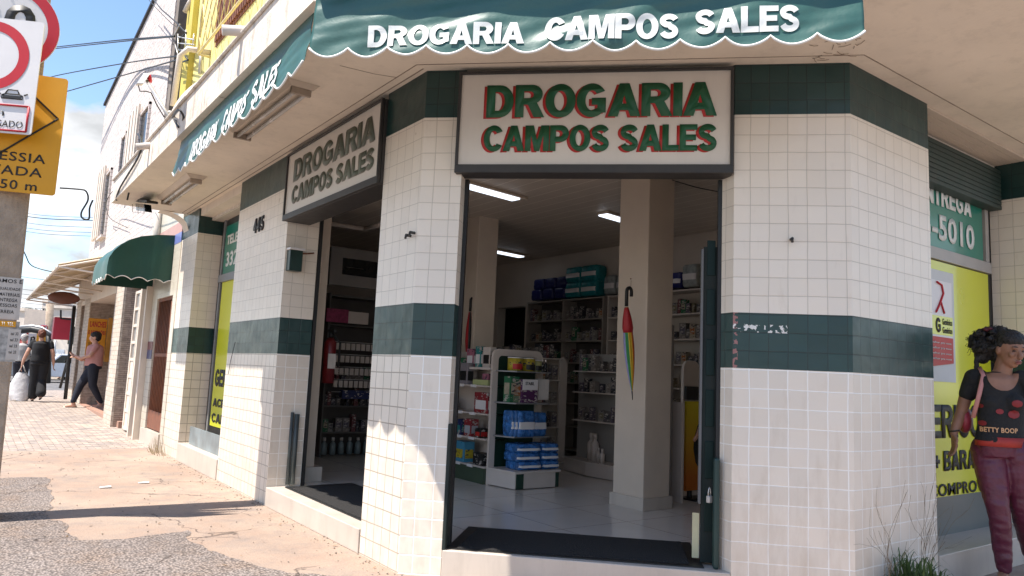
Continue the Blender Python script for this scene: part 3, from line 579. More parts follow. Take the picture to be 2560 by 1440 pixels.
# ---- tube fixtures below the soffit
def fixture(label, x0, x1, y0, y1):
    t = thing('tube_light', label, 'light fixture', ((x0+x1)/2, (y0+y1)/2, ZT), 'unlit twin tube lights under the canopy')
    g = MB(); g.add([(x0-.05,y0,ZT-.002),(x1+.05,y0,ZT-.002),(x1+.05,y1,ZT-.002),(x0-.05,y1,ZT-.002),(x0,y0+.02,ZT-.05),(x1,y0+.02,ZT-.05),(x1,y1-.02,ZT-.05),(x0,y1-.02,ZT-.05)], [(0,1,2,3),(7,6,5,4),(0,4,5,1),(1,5,6,2),(2,6,7,3),(3,7,4,0)]); g.build('tray', WHITEP, t)
    for k in (.25, .75):
        x = x0+(x1-x0)*k; g = MB(); g.tube([(x,y0+.06,ZT-.085),(x,y1-.06,ZT-.085)], .019, 8); g.build('tube', TUBEOFF, t)
    for y in (y0+.03, y1-.07): add('lamp_holder', mat('holder', (.35,.28,.22), .6), t, lambda g: g.box((x0+.01,y,ZT-.11),(x1-.01,y+.035,ZT-.05)), .004)
fixture('twin tube light below the canopy nearest the corner', -.80, -.60, .95, 2.75); fixture('twin tube light below the far end of the canopy', -.67, -.50, 5.1, 7.0)

# ================================================================ ROOF CLUTTER
def pipe_out(p, q, label):
    g = MB(); g.tube([p, q], .045, 10); tag(g.build('drain_pipe', PVC), label, 'pipe')
pipe_out((-1.0,1.17,4.46), onY(555,75,1.25), 'short grey drain spout poking out above the canopy under the window grille')
pipe_out((-1.0,5.14,4.36), onY(340,367,5.2), 'short drain spout poking out of the far canopy edge')
pipe_out((0,9.15,8.6), onY(462,30,9.2), 'thick drain spout poking out high beside the dark gap')
t = thing('down_pipe', 'white drain pipe with an elbow rising beside the yellow wall', 'pipe', (-.9,6.0,4.4))
A1 = onX(432,265,-.45); B1 = onX(450,140,-.45)
g = MB(); g.tube([A1, B1, B1+Vector((.1,-.05,.14)), B1+Vector((.45,-.1,.16))], .05, 10); g.build('pipe', PVC, t)
g = MB(); g.tube([onX(500,185,-.05), onX(503,125,-.05), onX(492,122,-.05), onX(480,125,-.05)], .03, 6); g.build('thin_pipe', STEEL, t)
# satellite dish
t = thing('satellite_dish', 'cream satellite dish seen edge-on standing on the canopy', 'satellite dish', (-1.0,4.6,4.4))
dd_ = (onX(430,297,-1.05)-CAM).dot(FW); c = dep(462,248,dd_); ax = (dep(500,203,dd_)-dep(424,294,dd_)); rr = ax.length/2; ax.normalize(); vw = (CAM-c).normalized(); side = ax.cross(vw).normalized(); nrm = (side*.985-vw*.15).normalized(); bx = nrm.cross(ax).normalized(); 
g = MB(); g.grid(lambda u, v: c+(ax*math.cos(u*2*math.pi)+bx*math.sin(u*2*math.pi))*rr*v+nrm*(.16*rr*(v*v-1)), 32, 6); o = g.build('reflector', mat('dish_cream', (.66,.55,.42), .5, .1, dirt=.2), t); q = o.modifiers.new('thickness', 'SOLIDIFY'); q.thickness = .012
g = MB(); g.tube([c-ax*rr*.8+nrm*-.05, onX(432,312,-1.02)], .022, 6); g.tube([c+nrm*.3, c-ax*rr*.95], .014, 6); g.build('mast', STEEL, t)
# camera on an arm
t = thing('security_camera', 'grey security camera on a long bent arm above the canopy', 'security camera', (-1.1,5.1,4.4))
base = onX(425,297,-1.12); top = onY(368,203,5.2)
g = MB(); g.tube([base, top], .022, 6); g.tube([base, base+Vector((.02,0,-.3))], .03, 6); g.build('arm', STEEL, t)
h = onY(356,197,5.2); u_ = (onY(366,186,5.2)-onY(348,212,5.2)); s_ = RT*.09
g = MB(); g.obox(onY(348,212,5.2)-s_/2-Vector((0,.05,0)), u_, s_, Vector((0,.1,0))); g.build('housing', STEEL, t, .01)
g = MB(); p_ = onY(377,197,5.2); g.tube([onY(369,197,5.2), p_], [.03,.06], 8); g.build('sensor', RRED, t)
g = MB(); g.tube([onY(346,214,5.2), onY(350,228,5.2), onY(365,228,5.2), onY(378,232,5.2), onY(392,262,5.2), onY(410,292,5.2), base], .008, 5); g.build('cable', BLACKM, t)
# antenna rack in the dark gap
t = thing('cable_rack', 'wire antenna rack with knotted cables in the dark gap between buildings', 'antenna', (-.2,9.4,6))
g = MB(); A = lambda x, y: onX(x, y, -.25)
for p, q in (((445,85),(445,130)),((465,75),(465,130)),((485,85),(482,115)),((445,92),(486,100)),((446,108),(486,112)),((447,125),(484,128)),((433,95),(450,60)),((438,112),(446,140))): g.tube([A(*p), A(*q)], .012, 5)
g.build('rack', STEEL, t)
g = MB(); g.tube([A(385,0), A(405,25), A(425,42), A(445,60), A(458,75), A(466,82)], .014, 5); g.tube([A(372,0), A(395,25), A(430,60), A(450,72)], .007, 4); g.tube([A(466,82), A(452,95), A(447,120), A(462,138), A(470,150), A(440,160)], .016, 5); g.build('cable_knot', BLACKM, t)
# tangle hanging at the canopy end + floodlight
t = thing('floodlight', 'small black floodlight in a wire cage hung below the far canopy end', 'floodlight', tuple(onX(348,510,-.9)))
C_ = lambda x, y: onX(x, y, -.9)
g = MB(); g.obox(C_(331,503), C_(366,506)-C_(331,503), C_(331,503)-C_(331,509), Vector((.16,0,0))); g.build('plate', BLACKM, t, .004)
g = MB(); g.obox(C_(338,508), C_(360,510)-C_(338,508), C_(340,526)-C_(338,508), Vector((.1,0,0))); g.build('lamp_head', GLASSD, t, .006)
g = MB()
for p, q in (((331,508),(332,530)),((345,510),(345,534)),((360,510),(360,533)),((331,520),(362,522)),((332,530),(360,533))): g.tube([C_(*p), C_(*q)], .006, 4)
g.build('cage', STEEL, t)
def cable(label, pts, r=.010, cat='cable', group=None):
    # smooth through the points
    P = [Vector(p) for p in pts]; out = []
    for i in range(len(P)-1):
        p0 = P[max(i-1,0)]; p1 = P[i]; p2 = P[i+1]; p3 = P[min(i+2,len(P)-1)]
        for k in range(8):
            t_ = k/8; out.append(.5*((2*p1)+(p2-p0)*t_+(2*p0-5*p1+4*p2-p3)*t_*t_+(3*p1-p0-3*p2+p3)*t_**3))
    out.append(P[-1]); g = MB(); g.tube(out, r, 5); return tag(g.build('overhead_cable' if cat == 'cable' else cat, BLACKM), label, cat, group)
cable('thin black cable looping down across the white block wall below the canopy end', [onX(385,395,-.5), onX(330,430,-.5), onX(280,480,-.3), onX(266,510,-.3), onX(275,545,-.1), onX(320,570,-.05)], .008)
cable('tangled black wire hanging from the far canopy edge', [onX(345,335,-1.15), onX(352,350,-1.2), onX(347,390,-1.2), onX(300,470,-1.2), onX(292,500,-1.15), onX(325,455,-1.1), onX(318,500,-1.1)], .014)
cable('loose black wire with a loop beside the dish mast', [onX(428,300,-1.15), onX(445,275,-1.25), onX(458,290,-1.2), onX(452,312,-1.15), onX(436,300,-1.2), onX(446,318,-1.2)], .012)
cable('thin wire drooping over the left pillar from the dark band', [onX(588,855,-.02), onX(582,880,-.03), onX(576,905,-.02), onX(571,935,-.02)], .004)
ctop = [((133,118),(300,100),(437,90),-1),((133,122),(300,104),(437,91),-1),((150,187),(330,155),(460,138),-1),((165,229),(330,182),(455,146),-1)]
for i, (a, b, c, _) in enumerate(ctop):
    lab = ['upper strand of the pair of power lines above the white building', 'lower strand of the pair of power lines above the white building', 'power line meeting the antenna rack just above the sloping one', 'power line sloping from behind the yellow sign to the antenna rack'][i]
    cable(lab, [dep(a[0]-70, a[1]+(8 if i < 2 else 20), 26), dep(*a, 24), dep(b[0], b[1], 19), onX(c[0], c[1], -.25)], .016)
for i, (ya, yb) in enumerate([(530,545),(538,552),(553,570),(566,583),(575,592),(735,742),(745,751),(757,763),(768,772),(690,706),(722,733)]):
    cable('black power line in the low bundle crossing the sky over the far street', [dep(20, ya-4, 55), dep(120, (ya+yb)/2+2, 50), dep(290, yb, 46)], .03 if i == 1 else .016, group='power lines over the far street')
cable('power line with a loop and connector in front of the clouds', [dep(150,470,24), dep(195,473,24), dep(215,478,24), dep(220,500,24), dep(204,530,24), dep(206,545,24), dep(222,547,24), dep(224,520,24), dep(232,500,24)], .03)
cable('sagging wire rising to the left above the metal canopy', [dep(20,560,40), dep(60,630,40), dep(75,660,40), dep(100,672,40), dep(135,680,40)], .03)

# ================================================================ LEFT STREET
nbh = thing('neighbour_shop', 'narrow pale tiled shop front with a brown gate between pharmacy and green awning', 'building', (0,9,0))
g = MB(); g.box((-.012,8.405,0),(.35,8.66,3.6)); g.box((-.012,8.66,2.68),(.35,10.4,3.6)); g.box((-.01,9.95,0),(.35,10.4,2.68)); g.build('tiled_wall', TILEP, nbh)
g = MB(); g.box((-.015,8.43,3.60),(.35,11.2,3.78)); g.build('blue_strip', mat('tile_blue', (.16,.20,.45), .4), nbh); g = MB(); g.box((-.015,8.43,3.78),(.35,11.2,3.98)); g.build('pink_strip', mat('tile_pink', (.52,.30,.26), .5), nbh)
g = MB(); g.box((-.01,8.43,3.98),(.35,11.2,4.7)); g.build('upper_tiled_wall', TILEP, nbh)
g = MB(); g.box((.02,8.66,.30),(.06,9.95,.62)); g.box((.02,8.66,.62),(.05,8.72,2.68)); g.box((.02,9.89,.62),(.05,9.95,2.68)); g.box((.02,8.72,1.6),(.05,9.89,1.66)); g.box((.02,8.72,2.62),(.05,9.89,2.68))
for k in range(9): g.tube([(.035,8.79+k*.13,.6),(.035,8.79+k*.13,2.65)], .014, 6)
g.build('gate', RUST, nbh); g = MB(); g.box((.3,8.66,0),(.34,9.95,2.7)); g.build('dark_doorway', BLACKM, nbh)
g = MB(); g.box((-.04,8.62,0),(.3,10.2,.28)); g.build('threshold', STONE, nbh)
g = MB(); g.box((-.02,9.97,1.55),(-.011,10.4,1.72)); g.build('blue_tile_row', mat('tile_navy', (.03,.04,.14), .35), nbh); g = MB(); g.box((-.02,9.97,1.72),(-.011,10.4,1.88)); g.build('maroon_tile_row', mat('tile_maroon', (.14,.02,.03), .35), nbh)
for k, y in enumerate((10.42, 10.95)):
    g = MB(); g.box((-.12,y,0),(.02,y+.10,2.95)); g.build('white_pilaster', CREAM, nbh, .006)
g = MB(); g.box((.2,10.5,0),(.25,12.4,3.0)); g.build('side_wall', INTG, nbh)
# lattice sidelight door
t = thing('lattice_door', 'white door frame with a column of small square panes under the green awning', 'door', (0,11.5,.1))
g = MB(); g.box((-.05,11.05,.1),(0,11.15,2.95)); g.box((-.05,11.95,.1),(0,12.05,2.95)); g.box((-.05,11.5,.1),(0,11.56,2.95))
for k in range(9): g.box((-.045,11.05,.1+k*.35),(-.005,12.05,.155+k*.35))
g.build('frame', CREAM, t); g = MB(); g.box((-.02,11.1,.1),(-.015,12,2.95)); g.build('pane', mat('dull_pane', (.22,.21,.20), .3), t)
g = MB(); g.box((-.03,11.52,.1),(-.02,12.03,1.5)); g.build('panel', CREAM, t)
# domed green awning
t = thing('awning', 'dark green domed awning with scalloped hem over the neighbour doorway', 'awning', (0,9,2.9))
ya, yb = 8.94, 10.6
prof = [(0,3.775),(-.30,3.74),(-.55,3.68),(-.72,3.60),(-.86,3.49),(-.96,3.37),(-1.02,3.24),(-1.035,3.10),(-1.035,2.98)]
g = MB(); vs = []; top_n = 24
def edge(x): return 2.90+.055*abs(math.cos(x*math.pi/.26))
for k in range(top_n+1):
    x = -1.035*k/top_n
    for a_, b_ in zip(prof, prof[1:]):
        if a_[0] >= x >= b_[0] and a_[0] != b_[0]: zt_ = a_[1]+(b_[1]-a_[1])*(x-a_[0])/(b_[0]-a_[0]); break
    else: zt_ = 3.12
    vs += [(x, ya+.01*math.sin(x*9), zt_), (x, ya+.02*math.sin(x*9+1), edge(x))]
g.add(vs, [(2*k, 2*k+1, 2*k+3, 2*k+2) for k in range(top_n)], 0, True); g.build('side_panel', AWND, t)
g = MB(); g.add([(p[0], yb, p[1]) for p in prof]+[(-1.035,yb,2.9),(0,yb,2.9)], [tuple(range(len(prof)+2))]); g.build('side_panel', AWND, t)
g = MB(); n_ = len(prof); g.grid(lambda u, v: (prof[min(int(v*(n_-1)+.5), n_-1)][0]-.02*math.sin(u*9), ya+u*(yb-ya), prof[min(int(v*(n_-1)+.5), n_-1)][1]-(abs(math.sin(u*math.pi*6))*.07 if v > .99 else 0)-(.04 if v > .99 else 0)), 36, n_-1, 0, True); g.build('top_panel', AWN, t)  # lighter vinyl than the side panels: sunlit front put into the colour
g = MB(); g.tube([(-1.035*k/96, ya-.008, edge(-1.035*k/96)) for k in range(97)], .009, 5); g.tube([(-1.04, ya+(yb-ya)*k/72, 2.94-abs(math.sin(k/72*math.pi*6))*.07) for k in range(73)], .009, 5); g.build('piping', PIPING, t)
# textured white building
wb = thing('white_building', 'tall pinkish white block building with a dark roof edge rising behind the canopy', 'building', (0,16,0))
g = MB(); g.box((0.0,11.2,3.3),(9,21.2,9.55)); g.build('wall', PINKW, wb)
g = MB(); g.add([(0,11.2,9.55),(0,21.2,9.55),(0,21.2,9.6),(0,11.2,10.4),(9,11.2,9.55),(9,21.2,9.55),(9,21.2,9.6),(9,11.2,10.4)], [(0,3,2,1),(4,5,6,7),(0,4,7,3),(3,7,6,2)]); g.build('gable_wall', PINKW, wb)
g = MB(); g.obox((-.06,11.1,10.40), (0,10.2,-.80), (.1,0,0), (0,0,.07)); g.build('roof_edge', BLACKM, wb)
def wwin(y0, y1, z0, z1, shutter):
    g = MB(); g.box((-.012,y0,z0),(.0,y1,z1)); w_ = g.build('window', GLASSD, wb)
    g = MB(); g.box((-.05,y0-.08,z0-.06),(0,y0,z1+.06)); g.box((-.05,y1,z0-.06),(0,y1+.08,z1+.06)); g.box((-.12,y0-.1,z0-.13),(0,y1+.1,z0-.06)); g.box((-.05,y0-.08,z1),(0,y1+.08,z1+.07)); g.build('frame', PINKW, w_)
    if shutter:
        g = MB()
        n_ = 6
        for k in range(n_): g.box((-.10-.015*(k%2), y1+.02+k*.22, z0),(-.05, y1+.22+k*.22, z1+.3)); 
        g.build('shutter', CREAM, w_)
wwin(12.9, 13.9, 5.5, 7.3, True); wwin(15.9, 16.5, 6.25, 7.35, False); wwin(18.0, 18.8, 5.0, 6.8, True)
# dark gap
g = MB(); g.box((.5,9.36,ZT),(1.0,11.19,9.6)); g.box((.02,10.9,ZT+.4),(.5,11.19,9.6), 1); tag(g.build('gap_wall', [mat('dark_gap_grey', (.035,.032,.034), .9, .4, 3, dirt=.3), mat('dirty_block', (.22,.18,.15), .9, .3, 5, dirt=.6)]), 'near-black recessed wall in the gap between yellow and white buildings', 'wall')  # back wall in a mottled near-black tone
g = MB(); g.box((0,11.0,3.2),(.3,11.1,4.5)); g.tube([(-.06,10.35,3.4),(-.06,10.35,4.75)], .07, 8); tag(g.build('down_pipe', PVC), 'beige square drain pipe on the white building above the green awning', 'pipe')
# metal canopy
t = thing('metal_canopy', 'beige corrugated metal canopy sloping out over the left sidewalk', 'canopy', (0,20,3.2))
ou = onX(155,662,-1.3); of = onX(60,757,-1.3); wn_ = onX(250,640,0)
y0 = ou.y; y1 = min(of.y, 24)
zo0 = ou.z; zo1 = onX(60,757,-1.3).z
def cp(u, v): y = y0-.6*0+(y1-y0)*u; x = -1.35*v; z = (3.98*(1-v)+(zo0+(zo1-zo0)*u)*v)+.032*math.sin(u*90); return (x, y, z)
g = MB(); g.grid(cp, 170, 6, 0, True, True); o = g.build('sheet', BEIGE, t); q = o.modifiers.new('thickness', 'SOLIDIFY'); q.thickness = .01
g = MB()
for u in (0, .17, .33, .5, .67, .83, 1):
    a_, b_ = Vector(cp(u,0)), Vector(cp(u,1)); a_.z -= .05; b_.z -= .05; g.tube([a_, b_], .025, 5); g.tube([b_, (0,b_.y,b_.z-.1)], .022, 5)
g.tube([Vector(cp(0,1))-Vector((0,0,.04)), Vector(cp(1,1))-Vector((0,0,.04))], .03, 5)
g.build('rafters', CREAM, t)
# clad storefront
st = thing('clad_storefront', 'storefront with stone clad pillars and cream edge strips behind the green awning', 'building', (0,16,0))
for i, (y, wd) in enumerate(((12.75, 1.05), (19.2, 1.1), (21.2, 1.0))):
    g = MB(); g.box((-.02 if i else -.12, y, 0),(.75, y+wd, 3.1)); p_ = g.build('clad_pillar', STONEC, st)
    g = MB(); g.box((-.05 if i else -.17, y-.01, 0),(-.021 if i else -.121, y+wd+.02, 3.25)); g.build('edge_strip', SLITE, p_)
g = MB(); g.box((-.04,12.7,3.1),(.6,22.5,3.95)); g.build('fascia_panel', CREAM, st)
g = MB(); g.box((.75,12.7,0),(.8,22.5,3.1)); g.build('recess_wall', STONEC, st)
g = MB()
for y in (14.6,16.6): g.box((.60,y,0),(.74,y+.28,3.1))
g.build('dark_post', BLACKM, st); g = MB(); g.box((.52,14.9,.1),(.73,15.9,3.0)); g.build('grey_panel', INTG, st)
g = MB(); g.box((-.05,12.5,.0),(.75,22,.20)); g.build('threshold', mat('terracotta_floor', (.38,.22,.16), .6), st)
# orange banner
BY = 18.9
t = thing('banner', 'orange banner with red lettering hanging in the clad storefront', 'banner', (0,BY,1.4))
bp = onY(222,795,BY); bq = onY(270,793,BY); bz = onY(222,903,BY).z
g = MB(); g.box((bp.x,BY,bz),(bq.x,BY+.02,bp.z)); g.build('cloth', BANNER, t); g = MB(); g.box((bq.x+.01,BY-.1,bz),(bq.x+.4,BY-.05,bp.z+.04)); g.build('wooden_board', mat('orange_wood', (.50,.24,.04), .6, .25), t)
W_ = bq.x-bp.x
text('LANCHES', 'lettering', SRED, t, (bp.x+.1*W_,BY-.003,bp.z-.25), (1,0,0), (0,0,1), W_*.85, .17, .03, .001); text('E REFEIÇÕES', 'lettering', SRED, t, (bp.x+.06*W_,BY-.003,bp.z-.48), (1,0,0), (0,0,1), W_*.9, .16, .03, .001)
text('SUCOS E', 'lettering', BLK, t, (bp.x+.12*W_,BY-.003,bp.z-.78), (1,0,0), (0,0,1), W_*.6, .09, .01, .001); text('SALGADOS', 'lettering', BLK, t, (bp.x+.12*W_,BY-.003,bp.z-1.0), (1,0,0), (0,0,1), W_*.75, .12, .03, .001)
# leaning black post + round sign under canopy
g = MB(); g.tube([onX(163,998,-.35), onX(186,765,-.35)], .05, 6); tag(g.build('black_post', BLACKM), 'thin black post at the end of the clad storefront', 'post')
g = MB(); g.tube([dep(150,970,26), dep(172,890,26), dep(163,905,26)], .045, 6); tag(g.build('easel_leg', BLACKM), 'leaning black easel leg behind the black post', 'easel')
t = thing('round_sign', 'brown oval sign hanging under the metal canopy', 'sign', tuple(dep(165,745,22)))
g = MB(); c = dep(160,745,22); g.ell(c, (.42,.08,.19), 20, 10); g.build('board', mat('maroon_sign', (.16,.06,.04), .5, .2), t)
t = thing('hanging_sign', 'plain dark pink box sign below the metal canopy', 'sign', tuple(dep(160,820,24)))
g = MB(); p1, p2 = dep(137,792,24), dep(183,850,24); g.box((p1.x,p1.y,p2.z),(p2.x,p1.y+.5,p1.z)); g.build('box', KRED, t, .01); g = MB(); g.tube([dep(152,775,24), dep(152,796,24)], .03, 5); g.tube([dep(152,796,24), dep(180,799,24)], .03, 5); g.build('bracket', BLACKM, t)

# ---- far street
def facade(name, label, px0, px1, pyt, pyb, d, m, rows=(), depth=8, windows=None):
    a_, b_ = dep(px0, pyt, d), dep(px1, pyt, d); z0 = -.13
    t = thing(name, label, 'building', (a_.x, a_.y, z0)); xd = (b_-a_); xd.z = 0; n = Vector((xd.y, -xd.x, 0)).normalized(); n = n if n.dot(CAM-a_) > 0 else -n
    g = MB(); g.obox((a_.x,a_.y,z0), xd, -n*depth, (0,0,a_.z-z0)); g.build('wall', m, t)
    g = MB(); g.obox(Vector((a_.x,a_.y,a_.z))+n*.15, xd, -n*(depth+.3), (0,0,.25)); g.build('roof', CREAM, t)
    H = a_.z-z0
    for (u0, u1, v0, v1, mm) in rows:
        g = MB(); g.obox(Vector((a_.x,a_.y,z0+H*v0))+xd*u0+n*.03, xd*(u1-u0), -n*.02, (0,0,H*(v1-v0))); g.build('window' if mm is GLASSD else 'shop_front', mm, t)
    return t
facade('far_building', 'low grey building at the far left end of the street', -60, 64, 772, 900, 62, INTW, [(.55,.65,.55,.75,GLASSD),(.72,.82,.55,.75,GLASSD),(.86,.96,.1,.45,GLASSD)])
facade('far_building', 'low white shop with a red lettered fascia across the far street', 40, 145, 832, 900, 60, CREAM, [(.0,1,.70,.98,mat('red_fascia', (.45,.09,.08), .6, .5, 3)),(.05,.4,.1,.55,mat('shop_grey',(.3,.28,.27),.6)),(.5,.9,.1,.55,GLASSD)])
facade('far_building', 'pale building with a white window behind the dark pink sign', 128, 230, 770, 900, 52, CREAM, [(.1,.45,.1,.42,mat('window_white',(.6,.62,.64),.4)),(.5,.7,.5,.75,GLASSD)])
facade('far_building', 'small pale apartment block rising in the distance beyond the tree', 106, 122, 755, 900, 110, INTW, [(.2,.45,.8,.9,GLASSD),(.6,.85,.8,.9,GLASSD)])
def foliage(c, r, n, m, name, parent):
    g = MB()
    for _ in range(n):
        while True:
            p = Vector((random.uniform(-1,1), random.uniform(-1,1), random.uniform(-1,1)))
            if p.length < 1 and noise.noise(p*2.2+Vector(c)) > -.18: break
        q = Vector(c)+Vector((p.x*r[0], p.y*r[1], p.z*r[2])); s = random.uniform(.08,.2)*max(r)*.28; a_ = Vector((random.gauss(0,1), random.gauss(0,1), random.gauss(0,1))).normalized(); b_ = a_.orthogonal().normalized()*s; c2 = a_.cross(b_).normalized()*s*.7
        g.add([q-b_, q-c2, q+b_, q+c2], [(0,1,2,3)])
    return g.build(name, m, parent)
LEAF = mat('leaf_green', (.055,.085,.03), .6, .5, .8)
for i, (px, py, rx) in enumerate(((72,797,1.8),(92,800,1.6),(112,800,1.2))):
    c = dep(px, py, 70); t = thing('street_tree', ['rounded tree crown left of the far distant rooftops', 'middle tree crown above the red lettered shop', 'small tree crown beside the distant apartment block'][i], 'tree', (c.x, c.y, -.1))
    foliage(c, (rx, rx, rx*.6), 1400, LEAF, 'crown', t); g = MB(); g.tube([(c.x,c.y,-.1),(c.x+.1,c.y,c.z-.3),(c.x+.5,c.y,c.z+.3)], [.22,.15,.05], 7); g.tube([(c.x+.1,c.y,c.z-.3),(c.x-.6,c.y,c.z+.3)], [.1,.04], 6); g.build('trunk', WOOD, t)
# black arch shelter
t = thing('arched_shelter', 'black arched shelter frame on the sidewalk ahead of the walkers', 'shelter', tuple(dep(60,960,30)))
g = MB(); arc = [(-6,880),(5,848),(25,833),(55,825),(80,823),(105,828),(122,838),(132,845)]
g.tube([dep(x,y,30) for x, y in arc], [.05,.10,.13,.14,.14,.13,.10,.05], 8); g.build('arch', BLACKM, t)
g = MB(); g.tube([dep(121,838,30), dep(122,880,30), dep(120,958,30)], .10, 8); g.build('post', BLACKM, t)
g = MB(); g.tube([dep(x,y-9,33) for x, y in arc], .05, 8); g.build('rear_arch', STEEL, t)
t = thing('street_board', 'white board with a black letter hanging inside the arched shelter', 'sign', tuple(dep(78,840,31)))
g = MB(); p1, p2 = dep(72,833,31), dep(92,865,31); g.box((p1.x,p1.y,p2.z),(p2.x,p1.y+.05,p1.z)); g.build('board', SWHITE, t); text('P', 'letter', BLK, t, (p1.x+.08,p1.y-.01,p2.z+.1), (1,0,0), (0,0,1), .17, .3, .03, .001)
t = thing('street_board', 'yellow board hanging inside the arched shelter', 'sign', tuple(dep(105,850,31)))
g = MB(); p1, p2 = dep(93,833,31), dep(116,868,31); g.box((p1.x,p1.y,p2.z),(p2.x,p1.y+.05,p1.z)); g.build('board', OCHRE, t)
t = thing('street_board', 'round red and white sign at the left of the arched shelter', 'sign', tuple(dep(55,840,31)))
g = MB(); c = dep(56,838,31); g.tube([c, c+Vector((0,.05,0))], .24, 20); g.build('disc', SRED, t); g = MB(); g.tube([c-Vector((0,.01,0)), c], .16, 20); g.build('centre', SWHITE, t)
t = thing('street_board', 'white square sign with red rings on the pole past the shelter', 'sign', tuple(dep(109,820,36)))
g = MB(); p1, p2 = dep(101,811,36), dep(118,826,36); g.box((p1.x,p1.y,p2.z),(p2.x,p1.y+.05,p1.z)); g.build('board', SWHITE, t); g = MB()
for x in (.12,.24): 
    c = Vector((p1.x+x,p1.y-.02,(p1.z+p2.z)/2)); g.tube([c+Vector((.08*math.cos(k/10*6.283),0,.09*math.sin(k/10*6.283))) for k in range(11)], .02, 5)
g.build('rings', SRED, t)
g = MB(); g.tube([dep(121,905,38), dep(125,760,38)], .18, 8); tag(g.build('street_pole', CONC), 'pale concrete pole beyond the arched shelter', 'pole')
g = MB(); g.tube([dep(137,920,45), dep(138,850,45)], .05, 8); tag(g.build('street_pole', STEEL), 'thin metal pole below the dark pink sign', 'pole')
# parked cars
def car(label, px, d, col, rz):
    c = dep(px, 900, d); t = thing('parked_car', label, 'car', (c.x, c.y, -.13), 'cars parked across the far street')
    L_ = 4.6; W_ = 1.9
    prof = [(-2.3,.35),(-2.3,.85),(-1.9,1.05),(-1.2,1.12),(-.6,1.75),(.9,1.78),(1.6,1.2),(2.25,1.1),(2.32,.7),(2.3,.35)]
    g = MB(); n = len(prof); g.add([(x,-W_/2,z) for x, z in prof]+[(x,W_/2,z) for x, z in prof], [tuple(range(n)), tuple(range(n, 2*n))[::-1]]+[(i, i+n, (i+1)%n+n, (i+1)%n) for i in range(n)])
    M = Matrix.Rotation(rz, 4, 'Z'); off = Vector(t.location); g.v = [M @ v+off for v in g.v]; g.build('body', col, t, .06)
    g = MB(); g.add([(-1.0,-W_/2-.01,1.2),(-.5,-W_/2-.01,1.66),(.8,-W_/2-.01,1.68),(1.35,-W_/2-.01,1.24)], [(0,1,2,3)[::-1]]); g.add([(1.62,-.8,1.24),(1.62,.8,1.24),(.98,.75,1.73),(.98,-.75,1.73)], [(0,1,2,3)]); g.v = [M @ v+off for v in g.v]; g.build('window', GLASSD, t)
    for x in (-1.4, 1.45):
        for y in (-W_/2, W_/2): 
            g = MB(); g.tube([(x,y-.1,.38),(x,y+.1,.38)], .38, 16); g.tube([(x,y-.11,.38),(x,y+.11,.38)], .2, 12, 1); g.v = [M @ v+off for v in g.v]; g.build('wheel', [BLACKM, STEEL], t)
car('white car parked across the street past the black post', 158, 46, mat('car_white', (.65,.65,.67), .25, .03, coat=.6), .3); car('silver car parked behind the leaning easel', 130, 50, mat('car_silver', (.45,.46,.48), .25, .03, metal=.4, coat=.6), .3)
car('light grey car at the far left kerb ahead of the capped walker', 20, 44, mat('car_grey', (.30,.31,.33), .3, .03, metal=.4, coat=.6), .5)

# ================================================================ UTILITY POLE AND TRAFFIC SIGNS
PY = 3.42
t = thing('utility_pole', 'weathered concrete utility pole carrying the traffic signs at the left kerb', 'pole', (-2.66,PY,0))
g = MB()
def ring(z, hw, hd): 
    cx = -2.45-hw-(.012*z); return [(cx-hw,PY-hd,z),(cx+hw,PY-hd,z),(cx+hw,PY+hd,z),(cx-hw,PY+hd,z)]
hs = [(0,.215,.24),(3,.20,.21),(6,.18,.18),(11,.15,.15)]
vs = []
for z, a_, b_ in hs: vs += ring(z, a_, b_)
g.add(vs, [(i*4+k, i*4+(k+1)%4, (i+1)*4+(k+1)%4, (i+1)*4+k) for i in range(3) for k in range(4)]+[(12,13,14,15)]); g.build('shaft', CONC, t, .02)
def paper(label, y_, px0, px1, py0, py1, m, lines=(), ink=BLK, cat='poster'):
    a_ = onY(px0, py0, y_); b_ = onY(px1, py1, y_); t = thing('pasted_paper', label, cat, (a_.x, y_, b_.z)); g = MB(); g.box((a_.x,y_,b_.z),(b_.x,y_+.006,a_.z)); g.build('sheet', m, t)
    for s_, u, v0, v1, w_ in lines: text(s_, 'lettering', ink, t, (a_.x+(b_.x-a_.x)*u, y_-.001, a_.z-(a_.z-b_.z)*v1), (1,0,0), (0,0,1), (b_.x-a_.x)*w_, (a_.z-b_.z)*(v1-v0), .01, .001)
PAPER = mat('paper', (.55,.50,.45), .7, .1, 9, dirt=.2)
paper('white notice with black hand lettering pasted on the pole', PY-.222, -14, 47, 690, 800, PAPER, [('JAMOS E',.02,.04,.16,.95),('1 QUALIDADE',.08,.24,.32,.85),('A MATERIAIS',.08,.37,.45,.85),('5 ENTREGA',.08,.50,.58,.8),('9 PESSOAS',.08,.63,.71,.8),('FERREIA',.2,.78,.86,.6)])
paper('yellow topped torn flyer pasted low on the pole', PY-.228, -20, 38, 800, 905, mat('flyer', (.42,.40,.37), .7, .5, 20), []); paper('yellow strip across the top of the torn flyer', PY-.240, -20, 39, 800, 818, OCHRE, [('TI  TEL',.4,.2,.8,.5)], LETW)
paper('small tear-off list pasted beside the torn flyer', PY-.234, 22, 44, 822, 900, PAPER, [('tel 33',.2,.1,.2,.6),('tel 33',.2,.3,.4,.6),('tel 33',.2,.5,.6,.6),('tel 33',.2,.7,.8,.6)])
